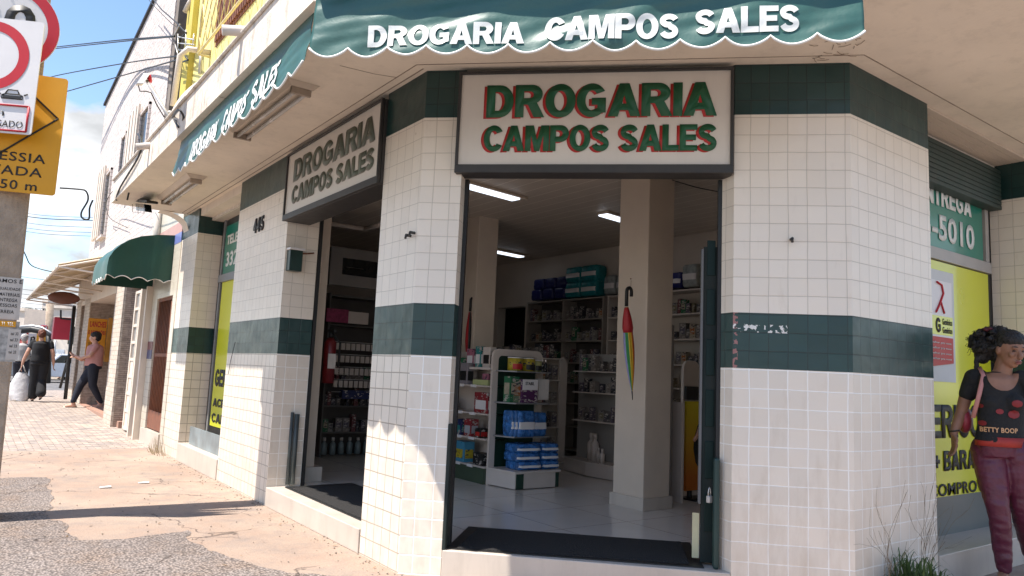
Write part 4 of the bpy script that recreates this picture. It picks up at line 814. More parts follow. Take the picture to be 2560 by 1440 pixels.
def round_rect(b, W, H, r, th, mi=0, org=(0,0)):
    pts = []
    for cx, cy, a0 in ((W/2-r,H/2-r,0),(-W/2+r,H/2-r,90),(-W/2+r,-H/2+r,180),(W/2-r,-H/2+r,270)):
        for k in range(6): a_ = R(a0+k*18); pts.append((cx+r*math.cos(a_)+org[0], cy+r*math.sin(a_)+org[1]))
    n = len(pts); b.add([(x, 0, z) for x, z in pts]+[(x, th, z) for x, z in pts], [tuple(range(n)), tuple(range(n,2*n))[::-1]]+[(i, i+n, (i+1)%n+n, (i+1)%n) for i in range(n)], mi)
def annulus(b, c, ro, ri, y, n=48):
    vs = [(c[0]+r*math.cos(2*math.pi*k/n), y, c[1]+r*math.sin(2*math.pi*k/n)) for r in (ro, ri) for k in range(n)]
    b.add(vs, [(k, (k+1)%n, (k+1)%n+n, k+n) for k in range(n)])
def place(t, c, az):      # turn a thing built at the origin facing -Y
    t.location = c; t.rotation_euler = (0, 0, az)
SY = PY-.30
# 30 sign
t = thing('speed_sign', 'round red ringed speed sign reading 30 behind the white sign', 'traffic sign'); r_ = .455
g = MB(); g.tube([(0,0,0),(0,.012,0)], r_, 48); g.build('disc', SWHITE, t); g = MB(); annulus(g, (0,0), r_-.004, r_-.10, -.003); g.build('ring', RRED, t); text('30', 'number', BLK, t, (-.27,-.004,-.13), (1,0,0), (0,0,1), .52, .36, .03, .001); g = MB(); g.tube([(0,0.0,.33),(0,-.01,.33)], .012, 8); g.build('bolt', DGREY, t)
g = MB(); g.box((-.5*.3,.014,.05),(.15,.04,.09)); g.build('bracket', STEEL, t)
c30 = onY(12, 62, SY+.05); place(t, c30, R(-14))
# yellow sign
t = thing('warning_sign', 'ochre yellow crossing warning sign with black lettering on the pole', 'traffic sign'); W_, H_ = .99, 1.16
g = MB(); round_rect(g, W_, H_, .03, .012); g.build('plate', OCHRE, t)
g = MB(); D_ = .45; cz = .17
for k in range(4):
    a_ = (D_*math.cos(k*math.pi/2), -.004, cz+D_*.88*math.sin(k*math.pi/2)); b_ = (D_*math.cos((k+1)*math.pi/2), -.004, cz+D_*.88*math.sin((k+1)*math.pi/2)); g.tube([a_, b_], .010, 4)
g.build('diamond', BLK, t)
g = MB()
for x in (-.22,-.1,.02,.14): g.obox((x,-.006,.02), (.05,0,0), (.04,0,.12), (0,.003,0))
g.tube([(-.05,-.004,.33),(-.02,-.004,.2),(.06,-.004,.08)], .022, 6); g.tube([(-.02,-.004,.2),(-.12,-.004,.08)], .02, 6); g.ell((-.06,-.004,.38), (.035,.004,.035), 10, 6); g.build('pictogram', BLK, t)
for i, (s_, w_, x_) in enumerate((('TRAVESSIA', .80, -.415), ('ELEVADA', .68, -.31), ('A 50 m', .46, -.12))): text(s_, 'lettering', BLK, t, (x_, -.003, -.285-i*.135), (1,0,0), (0,0,1), w_, .088, .008, .001, sp=1.1)
place(t, onY(6, 325, SY+.02), R(-20)); 
# white sign
t = thing('parking_sign', 'white rectangular sign with a red ring and boxed small lettering in front', 'traffic sign'); W_, H_ = .86, 1.10
g = MB(); round_rect(g, W_, H_, .03, .012); g.build('plate', SWHITE, t)
g = MB(); annulus(g, (0,.18), .335, .245, -.004); g.build('ring', RRED, t); text('E', 'letter', BLK, t, (-.17,-.004,.02), (1,0,0), (0,0,1), .22, .32, .03, .001)
g = MB(); 
for a_, b_ in (((-.40,-.285),(.385,-.285)),((.385,-.285),(.385,-.525)),((.385,-.525),(-.40,-.525)),((-.40,-.525),(-.40,-.285))): g.tube([(a_[0],-.004,a_[1]),(b_[0],-.004,b_[1])], .010, 4)
g.build('text_frame', RRED, t)
text('15 min', 'lettering', BLK, t, (-.22,-.003,-.39), (1,0,0), (0,0,1), .40, .07, .004, .001); text('PISCA LIGADO', 'lettering', BLK, t, (-.18,-.003,-.495), (1,0,0), (0,0,1), .53, .066, .004, .001)
g = MB(); 
for pa in ([(.14,-.19),(.14,-.22),(.32,-.22),(.32,-.19),(.29,-.175),(.17,-.175),(.14,-.19)], [(.17,-.175),(.19,-.135),(.27,-.135),(.29,-.175)], [(.10,-.165),(.13,-.18)], [(.36,-.165),(.33,-.18)]): g.tube([(x,-.003,z) for x, z in pa], .006, 4)
g.box((.15,-.006,-.215),(.31,-.003,-.19)); g.build('car_symbol', BLK, t)
place(t, onY(-30, 184, SY-.06), R(-28))

# ================================================================ SHOP INTERIOR
# lit ceiling tubes
for i, (a_, b_) in enumerate((((1.5,2.17),(2.68,2.33)),((4.05,2.15),(5.2,2.32)),((4.6,5.85),(5.55,5.98)))):
    a_ = Vector((*a_, 3.83)); b_ = Vector((*b_, 3.83)); t = thing('ceiling_light', ['lit ceiling tube nearest the corner door', 'lit ceiling tube beside the interior column', 'lit ceiling tube farthest back in the shop'][i], 'ceiling light', tuple((a_+b_)/2), 'lit tubes on the shop ceiling')
    d = (b_-a_).normalized(); s_ = Vector((-d.y,d.x,0)); g = MB(); g.obox(a_-s_*.10-Vector((0,0,.02)), b_-a_+d*.12, s_*.2, (0,0,.035)); g.build('housing', WHITEP, t); g = MB(); g.obox(a_-s_*.075-Vector((0,0,.04)), b_-a_, s_*.15, (0,0,.019)); g.build('tube', TUBE, t)
g = MB(); y_ = 5.6
for p, q in (((828,560),(912,573)),((912,573),(950,562))): g.tube([onZ(*p, 3.6), onZ(*q, 3.6)], .04, 4)
tag(g.build('ceiling_conduit', SHELFW), 'white conduit crossing the ceiling inside the left door', 'conduit')
cable('thin dark wire sagging under the shop ceiling right of the column', [onZ(1680,450,3.8), onZ(1740,468,3.75), onZ(1800,480,3.8)], .006, 'ceiling_wire')
# goods
random.seed(11)
def printed(name, c):
    m = mat(name, c, .45, .25, 25); n = m.node_tree.nodes; l = m.node_tree.links; b = n['Principled BSDF']; src = b.inputs['Base Color'].links[0].from_socket
    t = n.new('ShaderNodeTexCoord'); mp = n.new('ShaderNodeMapping'); mp.inputs['Scale'].default_value = (30, 30, 75); l.new(t.outputs['Object'], mp.inputs[0])
    v = n.new('ShaderNodeTexVoronoi'); v.distance = 'CHEBYCHEV'; v.inputs['Scale'].default_value = 1; l.new(mp.outputs[0], v.inputs['Vector'])
    sp = n.new('ShaderNodeSeparateXYZ'); l.new(v.outputs['Color'], sp.inputs[0]); g1 = n.new('ShaderNodeMath'); g1.operation = 'GREATER_THAN'; g1.inputs[1].default_value = .68; l.new(sp.outputs[0], g1.inputs[0])
    big = n.new('ShaderNodeTexNoise'); big.inputs['Scale'].default_value = 14; l.new(t.outputs['Object'], big.inputs['Vector']); g2 = n.new('ShaderNodeMath'); g2.operation = 'GREATER_THAN'; g2.inputs[1].default_value = .5; l.new(big.outputs[0], g2.inputs[0])
    mu = n.new('ShaderNodeMath'); mu.operation = 'MULTIPLY'; l.new(g1.outputs[0], mu.inputs[0]); l.new(g2.outputs[0], mu.inputs[1])
    lum = sum(c)/3; ink = (.04,.035,.05) if lum > .2 else (.42,.38,.34)
    x = n.new('ShaderNodeMix'); x.data_type = 'RGBA'; l.new(mu.outputs[0], x.inputs[0]); l.new(src, x.inputs[6]); x.inputs[7].default_value = (*ink, 1); l.new(x.outputs[2], b.inputs['Base Color']); return m
BOXM = [printed('carton_%s' % n, tuple(x*.8 for x in c)) for n, c in (('white',(.5,.46,.42)),('pink',(.45,.16,.22)),('red',(.32,.03,.035)),('teal',(.03,.25,.24)),('navy',(.02,.03,.12)),('purple',(.10,.02,.10)),('black',(.015,.014,.014)),('cream',(.5,.42,.30)),('green',(.03,.18,.08)),('orange',(.45,.14,.03)),('yellow',(.55,.42,.03)))]
def carton(w_, d_, h_, a_, b_):
    g = MB(); g.box((0,0,0),(w_,d_,h_)); g.box((w_*.12,-.002,h_*.3),(w_*.88,-.0005,h_*.75), 1); g.box((-.002,d_*.12,h_*.3),(-.0005,d_*.88,h_*.75), 1)
    return g
PROTO = []
for i in range(18):
    a_, b_ = random.sample(range(len(BOXM)), 2); w_ = random.uniform(.04,.12); h_ = random.uniform(.10,.24)
    PROTO.append((carton(w_, .09, h_, a_, b_), [BOXM[a_], BOXM[b_]], w_, h_))
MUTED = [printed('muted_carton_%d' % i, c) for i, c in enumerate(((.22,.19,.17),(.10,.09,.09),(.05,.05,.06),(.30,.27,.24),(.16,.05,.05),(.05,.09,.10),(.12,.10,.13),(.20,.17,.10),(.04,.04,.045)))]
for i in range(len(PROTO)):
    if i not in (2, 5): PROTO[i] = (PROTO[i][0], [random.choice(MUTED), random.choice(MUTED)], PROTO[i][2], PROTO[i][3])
first = {}
def put_box(i, loc, label, group, rz=0, sc=1, name='medicine_box', cat='box'):
    g, ms, w_, h_ = PROTO[i]
    if i not in first: me_o = g.build(name, ms); first[i] = me_o.data
    else: me_o = bpy.data.objects.new(name, first[i]); COL.objects.link(me_o)
    me_o.location = loc; me_o.rotation_euler = (0,0,rz); me_o.scale = (sc,sc,sc); return tag(me_o, label, cat, group)
def bottle(loc, h, r, m, label, group=None, name='bottle'):
    g = MB(); x, y, z = loc; g.tube([(x,y,z),(x,y,z+h*.62),(x,y,z+h*.74),(x,y,z+h*.80)], [r,r,r*.45,r*.4], 10); g.tube([(x,y,z+h*.80),(x,y,z+h)], r*.5, 8, 1); return tag(g.build(name, [m, SHELFW]), label, 'bottle', group)
def shelf_unit(label, org, ux, uy, W, D, H, levels, mback=SHELFW, name='shelf_unit', bm=SHELFW):
    org = Vector(org); ux = Vector(ux); uy = Vector(uy); t = thing(name, label, 'shelf', tuple(org)); up = Vector((0,0,1))
    g = MB(); g.obox(org+uy*(D-.02), ux*W, uy*.02, up*H); g.build('back_panel', mback, t)
    for u in (0, W/2-.012, W-.025): g = MB(); g.obox(org+ux*u, ux*.025, uy*(D-.021), up*H); g.build('side_panel', bm, t)
    for z in levels: g = MB(); g.obox(org+up*z+ux*.026, ux*(W-.052), uy*(D-.03), up*.022); g.build('shelf_board', bm, t)
    return t
def fill(org, ux, uy, W, levels, label, group, dens=.8, rz=0, top=None):
    org = Vector(org); ux = Vector(ux); uy = Vector(uy)
    for z in levels:
        u = .05
        while u < W-.14:
            i = random.randrange(len(PROTO)); w_ = PROTO[i][2]; sc = random.choice((.9,1,1.15))
            if abs(u+w_*sc/2-W/2) < .03+w_*sc/2+.01: u = W/2+.03; 
            if u+w_*sc > W-.04: break
            if random.random() < dens: put_box(i, org+ux*u+uy*.05+Vector((0,0,z+.022)), label, group, rz, sc)
            u += w_*sc+random.choice((.003,.006,.012,.04))
LV = [.1,.5,.9,1.25,1.6,1.98,2.36,2.72]
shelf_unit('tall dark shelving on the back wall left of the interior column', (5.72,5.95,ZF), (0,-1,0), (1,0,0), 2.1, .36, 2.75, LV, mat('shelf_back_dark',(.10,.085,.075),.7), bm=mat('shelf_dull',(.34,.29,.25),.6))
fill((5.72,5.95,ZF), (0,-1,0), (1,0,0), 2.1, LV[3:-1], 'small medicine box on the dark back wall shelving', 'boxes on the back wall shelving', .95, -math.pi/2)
shelf_unit('white shelving on the back wall right of the interior column', (5.72,3.75,ZF), (0,-1,0), (1,0,0), 2.05, .36, 2.75, LV, INTW)
fill((5.72,3.75,ZF), (0,-1,0), (1,0,0), 2.05, LV[2:-1], 'small medicine box on the white shelving right of the column', 'boxes on the right shelving', .85, -math.pi/2)
# diaper packs on top
PK = [mat('pack_blue', (.015,.02,.12), .3, .3, 14, .3, 20), mat('pack_teal', (.01,.22,.24), .3, .3, 14, .3, 20), mat('pack_bluewhite', (.035,.15,.40), .25, .6, 14, .9, 22), mat('pack_grey', (.3,.32,.3), .4, .4, 14)]
def pack(loc, w_, d_, h_, m, label, group, rz=0, name='diaper_pack', band=True):
    t = thing(name, label, 'pack', tuple(loc), group); M = Matrix.Translation(loc) @ Matrix.Rotation(rz, 4, 'Z')
    def f(u, v):
        a_ = u*2*math.pi; ca, sa = math.cos(a_), math.sin(a_); k = .35; cx_ = math.copysign(abs(ca)**k, ca); sx_ = math.copysign(abs(sa)**k, sa); e_ = min(1, (min(v,1-v)*7+.15))**.5
        return Vector((w_/2*cx_*(.86+.14*e_), d_/2*sx_*(.7+.3*e_), h_*v+.006*noise.noise((cx_*4+loc[1]*9, sx_*4, v*5))))+Vector((.006*noise.noise((v*9,u*12,loc[0])),.012*noise.noise((u*10,v*8,loc[1])),0))
    g = MB(); g.grid(f, 28, 10, 0, True); b = [f(k/28, 0) for k in range(28)]; g.add(b, [tuple(range(28))[::-1]]); b = [f(k/28, 1) for k in range(28)]; g.add(b, [tuple(range(28))]); g.xf(M); g.build('bag', m, t)
    if band: g = MB(); g.grid(lambda u, v: f(.6+.3*u, .30+.28*v)*1.0+Vector((0,-.006,0)), 8, 2, 0, True); g.xf(M); g.build('printed_band', SWHITE, t)
    return t
for k in range(6): pack(Vector((5.9,5.75-k%3*.32-.02*k,ZF+2.78+(k//3)*.2)), .32, .30, .2, PK[0], ['bottom left','bottom middle','bottom right','top left','top middle','top right'][k]+' navy diaper pack stacked on the back shelving', 'navy packs on the back shelving', -math.pi/2, band=False)
for k in range(4): pack(Vector((5.9,4.72-k%2*.42,ZF+2.78+(k//2)*.27)), .40, .30, .27, PK[1], ['lower left','lower right','upper left','upper right'][k]+' teal diaper pack stacked on the back shelving', 'teal packs on the back shelving', -math.pi/2)
for k in range(2): pack(Vector((5.9,3.80-k*.30,ZF+2.78)), .26, .25, .32, PK[3], ['left','right'][k]+' pale lidded pack at the end of the teal packs', 'pale packs on the back shelving', -math.pi/2)
for k in range(4): pack(Vector((5.88,2.95-k*.3,ZF+2.78)), .28, .28, .24 if k < 3 else .34, PK[0] if k < 3 else PK[3], ['navy box on the shelving just right of the column', 'navy box second from the column on the shelving top', 'navy box third from the column on the shelving top', 'tall pale box on the shelving top by the folded door'][k], None, -math.pi/2, 'carton')
# gondola
gd = thing('gondola', 'white display gondola with curved end panel facing the corner door', 'display shelf', (2.9,2.3,ZF))
X0, X1, YE = 2.52, 3.30, 2.42
def rpanel(b, x0, x1, y, th, z0, z1, r, inner=None):
    def outline(x0, x1, z0, z1, r): return [(x0,z0)]+[(x0+r-r*math.cos(R(a_)), z1-r+r*math.sin(R(a_))) for a_ in range(0,91,15)]+[(x1-r+r*math.sin(R(a_)), z1-r+r*math.cos(R(a_))) for a_ in range(0,91,15)]+[(x1,z0)]
    o = outline(x0, x1, z0, z1, r); n = len(o)
    if inner:
        i_ = outline(x0+inner, x1-inner, z0, z1-inner, max(.02,r-inner*.5))
        for yy, fl in ((y,0),(y+th,1)):
            for k in range(n-1):
                q = [(o[k][0],yy,o[k][1]),(i_[k][0],yy,i_[k][1]),(i_[k+1][0],yy,i_[k+1][1]),(o[k+1][0],yy,o[k+1][1])]; b.add(q, [(0,1,2,3)] if not fl else [(3,2,1,0)])
        for ol, fl in ((o,0),(i_,1)):
            for k in range(n-1):
                q = [(ol[k][0],y,ol[k][1]),(ol[k+1][0],y,ol[k+1][1]),(ol[k+1][0],y+th,ol[k+1][1]),(ol[k][0],y+th,ol[k][1])]; b.add(q, [(0,1,2,3)] if fl else [(3,2,1,0)])
    else: b.add([(x,y,z) for x, z in o]+[(x,y+th,z) for x, z in o], [tuple(range(n)), tuple(range(n,2*n))[::-1]]+[(i, i+n, (i+1)%n+n, (i+1)%n) for i in range(n)])
g = MB(); rpanel(g, X0-.02, X1, YE, .04, ZF, 1.87, .10, .085); g.build('end_panel', SHELFW, gd, .003)
g = MB(); g.box((X0+.03,YE+.045,ZF+.1),(X1-.05,YE+.065,1.84)); g.build('end_back', SHELFG, gd)
g = MB(); g.prism([(X0-.02,YE),(X0+.05,1.95),(3.22,1.95),(3.34,2.1),(3.34,YE)][::-1], ZF+.01, ZF+.19); g.prism([(X0-.03,YE),(X0+.03,1.92),(3.25,1.92),(3.37,2.1),(3.37,YE)][::-1], ZF+.19, ZF+.215); gb = g.build('base', SHELFW, gd, .006)
for xa, xb in ((X0+.06,X0+.17),(3.19,3.24)): add('base_strip', SHELFG, gb, lambda g: g.box((xa,1.942,ZF+.01),(xb,1.9495,ZF+.188)))
for z in (.80, 1.21, 1.60): g = MB(); g.prism([(X0+.03,YE+.04),(X0+.02,YE-.08),(X0+.12,2.10),(3.18,2.10),(X1,YE-.08),(X1-.02,YE+.04)][::-1], z-.016, z); g.build('shelf_board', GREYM, gd)
# long side
g = MB(); g.box((X0+.28,YE+.07,ZF),(X0+.30,5.2,1.84)); g.build('back_panel', SHELFW, gd)
for z in (.40,.74,1.05,1.40):
    g = MB(); g.box((X0-.06,YE+.045,z-.018),(X0+.279,5.2,z)); q = g.build('shelf_board', SHELFW, gd, .003); add('price_tag', SWHITE, q, lambda g: g.box((X0-.075,2.7,z-.03),(X0-.061,2.82,z+.005))); add('price_tag', SWHITE, q, lambda g: g.box((X0-.075,3.0,z-.03),(X0-.061,3.1,z+.005)))
g = MB(); g.box((X0-.06,YE+.045,ZF),(X0+.27,5.2,.38)); g.build('side_base', mat('base_green', (.05,.075,.045), .5), gd); g = MB(); g.box((X0-.02,YE+.05,1.60),(X0+.5,5.2,1.63)); g.build('top_shelf', SHELFW, gd)
# goods on the endcap
def can(x, y, z, r, h, m, m2, label, name='tin', cat='tin', group=None):
    t = thing(name, label, cat, (x,y,z), group); g = MB(); g.tube([(x,y,z),(x,y,z+h*.93)], r, 16); g.build('body', m, t); g = MB(); g.tube([(x,y,z+h*.93),(x,y,z+h)], r*1.03, 16); g.build('lid', SWHITE, t)
    g = MB(); g.grid(lambda u, v: (x+(r+.002)*math.sin((u-.5)*1.9), y-(r+.002)*math.cos((u-.5)*1.9), z+h*(.12+.4*v)), 8, 2, 0, True); g.build('label_patch', m2, t)
can(2.72,2.25,1.60,.095,.17,BOXM[10],SRED,'yellow and red tin at the left of the gondola top shelf'); can(2.93,2.25,1.60,.085,.17,BOXM[10],BLK,'yellow tin with a black round print on the gondola top shelf'); can(3.09,2.27,1.60,.06,.15,mat('olive_tin',(.35,.36,.15),.5,.4,20),BLK,'slim olive tin beside the yellow ones on the gondola')
for k in range(3): bottle((3.19+.0*k, 2.22+k*.07, 1.60), .16, .026, BOXM[6], 'small dark bottle at the right end of the gondola top shelf', 'dark bottles on the gondola')
t = thing('hair_dye_box', 'purple and white box standing in front on the middle gondola shelf', 'box', (2.75,2.15,1.21))
g = MB(); g.box((2.76,2.13,1.212),(3.00,2.21,1.50)); g.build('box', BOXM[5], t); g = MB(); g.box((2.76,2.124,1.37),(3.00,2.129,1.50)); g.build('white_top', SWHITE, t); text('STABIL', 'lettering', BLK, t, (2.80,2.122,1.43), (1,0,0), (0,0,1), .14, .04, .02, .001)
for k in range(3): put_box(5 if k else 2, (2.60+.05*k,2.17,1.212), ['white lidded box at the left of the purple box', 'second narrow box left of the purple box', 'narrow box touching the purple box'][k], 'boxes on the middle gondola shelf', 0, 1.5)
g = MB(); g.box((3.03,2.15,1.25),(3.20,2.156,1.51)); t = tag(g.build('price_card', PAPER), 'handwritten price card propped on the middle gondola shelf', 'card')
for k in range(3): pack(Vector((2.66+.035*k+(.08 if k == 2 else 0),2.22-.03*k,.80)), .10 if k < 2 else .27, .2, .31, PK[2], ['leftmost blue wipes pack standing on the lower gondola shelf', 'second blue wipes pack standing on the lower gondola shelf', 'wide blue wipes pack standing in front on the lower gondola shelf'][k], 'blue wipes packs standing on the gondola')
pack(Vector((3.08,2.22,.80)), .20, .18, .29, PK[2], 'blue wipes pack with pink print at the right of the standing packs', 'blue wipes packs standing on the gondola')
for k in range(6): pack(Vector((2.83+.32*(k//3)+random.uniform(-.02,.02),2.16,ZF+.218+.102*(k%3))), .36 if k < 3 else .28, .34, .10, PK[2], ['bottom','middle','top'][k%3]+' blue pack in the '+('left' if k < 3 else 'right')+' pile on the gondola base', 'blue packs lying on the gondola base', .1*random.uniform(-1,1))
# goods on the side shelves
fill((X0-.05,4.0,0), (0,-1,0), (1,0,0), .75, [.38,.72,1.03,1.38,1.60], 'product box on the long side of the gondola', 'boxes on the gondola side', .92, -math.pi/2)
def sbox(x, y, z, w_, d_, h_, m, label, m2=None, name='product_box', rz=0, cat='box'):
    t = thing(name, label, cat, (x,y,z)); g = MB(); g.box((x,y,z),(x+d_,y+w_,z+h_)); g.build('box', m, t, .003)
    if m2: g = MB(); g.box((x-.004,y+w_*.12,z+h_*.18),(x-.001,y+w_*.88,z+h_*.62)); g.box((x+d_*.1,y-.004,z+h_*.18),(x+d_*.9,y-.001,z+h_*.62)); g.build('label_patch', m2, t)
    return t
sbox(2.50,2.50,1.05,.30,.14,.26, BOXM[2], 'red boxed set on the gondola side shelf', SWHITE); sbox(2.50,2.52,1.40,.34,.14,.07, mat('lime_box',(.42,.45,.2),.5), 'flat lime green box on the gondola side shelf'); sbox(2.53,2.55,1.47,.14,.12,.08, BOXM[1], 'small pink box on top of the flat lime box')
sbox(2.47,2.95,1.40,.22,.10,.28, mat('blister_grey',(.25,.22,.23),.25), 'grey blister pack leaning on the upper side shelf', BLACKM); sbox(2.48,2.60,.74,.12,.12,.12, BOXM[6], 'black and red spotted box on the side shelf', SRED); sbox(2.48,2.82,.74,.16,.12,.22, BOXM[2], 'red box beside the spotted one', mat('pale_grey',(.35,.36,.38),.5)); sbox(2.48,3.05,.74,.16,.14,.2, BOXM[4], 'dark blue box at the back of the side shelf', BOXM[3])
sbox(2.48,2.95,.40,.26,.16,.26, mat('pack_skyblue',(.06,.25,.38),.3), 'sky blue tub with yellow base on the lowest side shelf', BOXM[10]); sbox(2.50,2.55,.40,.22,.14,.15, BOXM[6], 'black box on the lowest side shelf')
sbox(2.55,2.95,1.63,.16,.12,.24, BOXM[1], 'pale pink bottle box on the gondola top', SWHITE); sbox(2.55,2.78,1.63,.12,.10,.27, BOXM[3], 'teal box on the gondola top', SWHITE); sbox(2.53,3.18,1.63,.16,.14,.12, BOXM[8], 'green pack on the gondola top left', None); sbox(2.56,2.58,1.63,.16,.10,.26, SHELFW, 'white box on the gondola top right', BLK); sbox(2.66,2.47,1.63,.14,.05,.26, BLACKM, 'black box with orange bottle print on the gondola top', BOXM[9]); sbox(2.75,2.6,1.66,.34,.2,.22, BLACKM, 'large black box behind the curved panel', None)
# second gondola behind with white rounded end, plus small island
g2 = thing('gondola', 'second white gondola behind the first with a rounded end panel', 'display shelf', (4.2,4.0,ZF))
g = MB(); rpanel(g, 3.55, 3.78, 3.0, .04, ZF, 1.86, .09, None); rpanel(g, 4.95, 5.1, 4.0, .04, ZF, 1.88, .1); g.build('end_panel', SHELFW, g2)
g = MB(); g.box((3.8,4.30,ZF),(5.3,4.34,1.86)); g.build('back_panel', INTW, g2)
for z in (.35,.75,1.12,1.5,1.84): g = MB(); g.box((3.8,3.98,z-.02),(5.0,4.29,z)); g.build('shelf_board', SHELFW, g2)
for z in (.35,.75,1.12,1.5,1.84): fill((3.8,3.98,z-.022), (1,0,0), (0,1,0), 1.2, [0], 'small box on the second gondola', 'boxes on the second gondola', .95, 0)
isl = thing('display_island', 'low display island with open racks beside the interior column', 'display shelf', (4.4,2.1,ZF))
g = MB(); g.prism([(4.33,2.05),(4.9,2.05),(4.9,3.2),(4.4,3.2),(4.28,2.6)], ZF+.01, ZF+.18); g.prism([(4.31,2.03),(4.92,2.03),(4.92,3.22),(4.38,3.22),(4.25,2.6)], ZF+.18, ZF+.2); g.build('base', SHELFW, isl, .005)
g = MB(); g.box((4.6,2.1,ZF+.2),(4.63,3.15,1.9)); g.build('back_panel', INTG, isl)
for z in (.95,1.35,1.65): g = MB(); g.box((4.35,2.1,z-.015),(4.6,3.0,z)); g.build('shelf_board', SHELFW, isl)
fill((4.38,3.0,-.022), (0,-1,0), (1,0,0), .9, [.95,1.35,1.65], 'small box on the display island by the column', 'boxes on the display island', .9, -math.pi/2)
for k in range(4): bottle((4.36+.06*k,2.35+.14*k,ZF+.2), .38 if k > 1 else .2, .06 if k > 1 else .035, SHELFW, ['short white bottle nearest on the display island base', 'second short white bottle on the display island base', 'tall grey white bottle on the display island base', 'tall grey white bottle at the back of the island base'][k])
# dark doorway furniture, counter
t = thing('counter', 'low counter with grey front in front of the back shelving', 'counter', (5.0,4.6,ZF)); g = MB(); g.box((5.2,4.6,ZF),(5.5,6.3,1.25)); g.build('front', INTG, t); g = MB(); g.box((5.15,4.55,1.25),(5.55,6.35,1.3)); g.build('top', SHELFW, t)
# right side: panel, cabinet posts, poster stand
g = MB(); g.box((3.83,.50,ZF),(3.87,.72,1.32)); tag(g.build('divider_panel', SHELFW, None, .004), 'narrow white divider panel just right of the interior column', 'panel')
g = MB(); g.box((3.70,.56,ZF),(3.74,.95,2.2)); tag(g.build('divider_panel', INTG, None, .004), 'tall grey divider panel behind the narrow white one', 'panel')
g = MB(); rpanel(g, 4.55, 4.86, 1.1, .04, ZF, 1.83, .12); g.box((4.56,1.06,1.33),(4.8,1.09,1.5), 1); tag(g.build('end_panel_stand', [SHELFW, BLACKM]), 'rounded white display end with a black tablet beyond the column', 'display shelf')
t = thing('poster_stand', 'yellow to orange poster stand with a dark figure beside the folded door', 'poster', (4.1,.6,ZF))
pm = bpy.data.materials.new('poster_print'); pm.use_nodes = True; n_ = pm.node_tree.nodes; l_ = pm.node_tree.links; tc_ = n_.new('ShaderNodeTexCoord'); sp_ = n_.new('ShaderNodeSeparateXYZ'); mr_ = n_.new('ShaderNodeMapRange'); mr_.inputs[1].default_value = .15; mr_.inputs[2].default_value = .95; cr_ = n_.new('ShaderNodeMix'); cr_.data_type = 'RGBA'; cr_.inputs[6].default_value = (.50,.13,.01,1); cr_.inputs[7].default_value = (.62,.48,.01,1)
l_.new(tc_.outputs['Generated'], sp_.inputs[0]); l_.new(sp_.outputs[2], mr_.inputs[0]); l_.new(mr_.outputs[0], cr_.inputs[0]); l_.new(cr_.outputs[2], n_['Principled BSDF'].inputs['Base Color'])
g = MB(); g.box((4.02,.60,.30),(4.62,.63,1.33)); g.build('board', pm, t, .004)
g = MB(); g.add([(x,.597,z) for x, z in ((4.30,1.12),(4.22,1.05),(4.16,.9),(4.15,.78),(4.19,.62),(4.3,.5),(4.45,.45),(4.6,.5),(4.6,1.1))], [tuple(range(9))[::-1]]); g.build('figure_print', BLACKM, t); g = MB(); g.tube([(4.25,.594,1.02),(4.20,.594,.92),(4.15,.594,.87)], [.03,.028,.02], 6); g.build('arm_print', SKIN_L, t)
g = MB(); g.tube([(4.12,.62,.19),(4.12,.62,.3)], .03, 8); g.tube([(4.5,.62,.19),(4.5,.62,.3)], .03, 8); g.box((4.08,.5,.19),(4.55,.75,.21)); g.build('foot', BLACKM, t)
# folded steel door at the right jamb
fd = thing('folding_door', 'folded dark green steel and glass door stacked against the right jamb', 'door', tuple(ch(2.35,.4,ZF)))
def jbox(s0, s1, o0, o1, z0, z1, m, name, bev=.004): g = MB(); a_ = ch(s0,o0,z0); g.obox(a_, CHX*(s1-s0), -CHN*(o1-o0), (0,0,z1-z0)); return g.build(name, m, fd, bev)
FDM = mat('door_grey_green', (.022,.030,.028), .7, .15, 6, dirt=.15, spec=.2)
jbox(2.275,2.385,.22,.25,ZF+.02,2.62, FDM, 'leaf'); jbox(2.30,2.385,.27,.30,ZF+.02,2.60, FDM, 'leaf')
jbox(2.255,2.274,.20,.26,ZF+.45,2.60, mat('rail_grey',(.13,.13,.13),.6), 'rail')
for k in range(6): jbox(2.30,2.365,.212,.219,ZF+.25+k*.39,ZF+.25+k*.39+.28, mat('pane_green', (.006,.020,.018), .5, spec=.2), 'pane')
g = MB(); a_ = ch(2.215,.22,ZF+.05); g.obox(a_, CHX*.05, -CHN*.01, (0,0,.33)); g.build('paper_flap', mat('cream_card', (.55,.52,.33), .6), fd)
g = MB(); a_ = ch(2.35,.05,ZF+.012); g.obox(a_, CHX*.045, -CHN*.08, (0,0,.80)); t = tag(g.build('door_post', mat('post_green', (.014,.04,.035), .5, .2), None, .02), 'short dark green post with a padlock against the right jamb', 'post')
t = thing('padlock', 'open steel padlock hooked beside the dark green post', 'padlock', tuple(ch(2.33,.12,.72))); g = MB(); q = ch(2.325,.10,.70); g.box((q.x-.02,q.y-.015,q.z-.03),(q.x+.02,q.y+.015,q.z+.02)); g.build('body', STEEL, t, .004); g = MB(); g.tube([q+Vector((.014*math.cos(a_),0,.02+.06*math.sin(a_))) for a_ in [k*math.pi/8 for k in range(9)]], .005, 6); g.build('shackle', STEEL, t)
g = MB(); a_ = ch(F0-.002,-.006,ZF+.01); g.obox(a_, CHX*.028, -CHN*.07, (0,0,.95)); tag(g.build('door_post', FDM, None, .006), 'short grey green steel guide on the left jamb of the corner door', 'post')
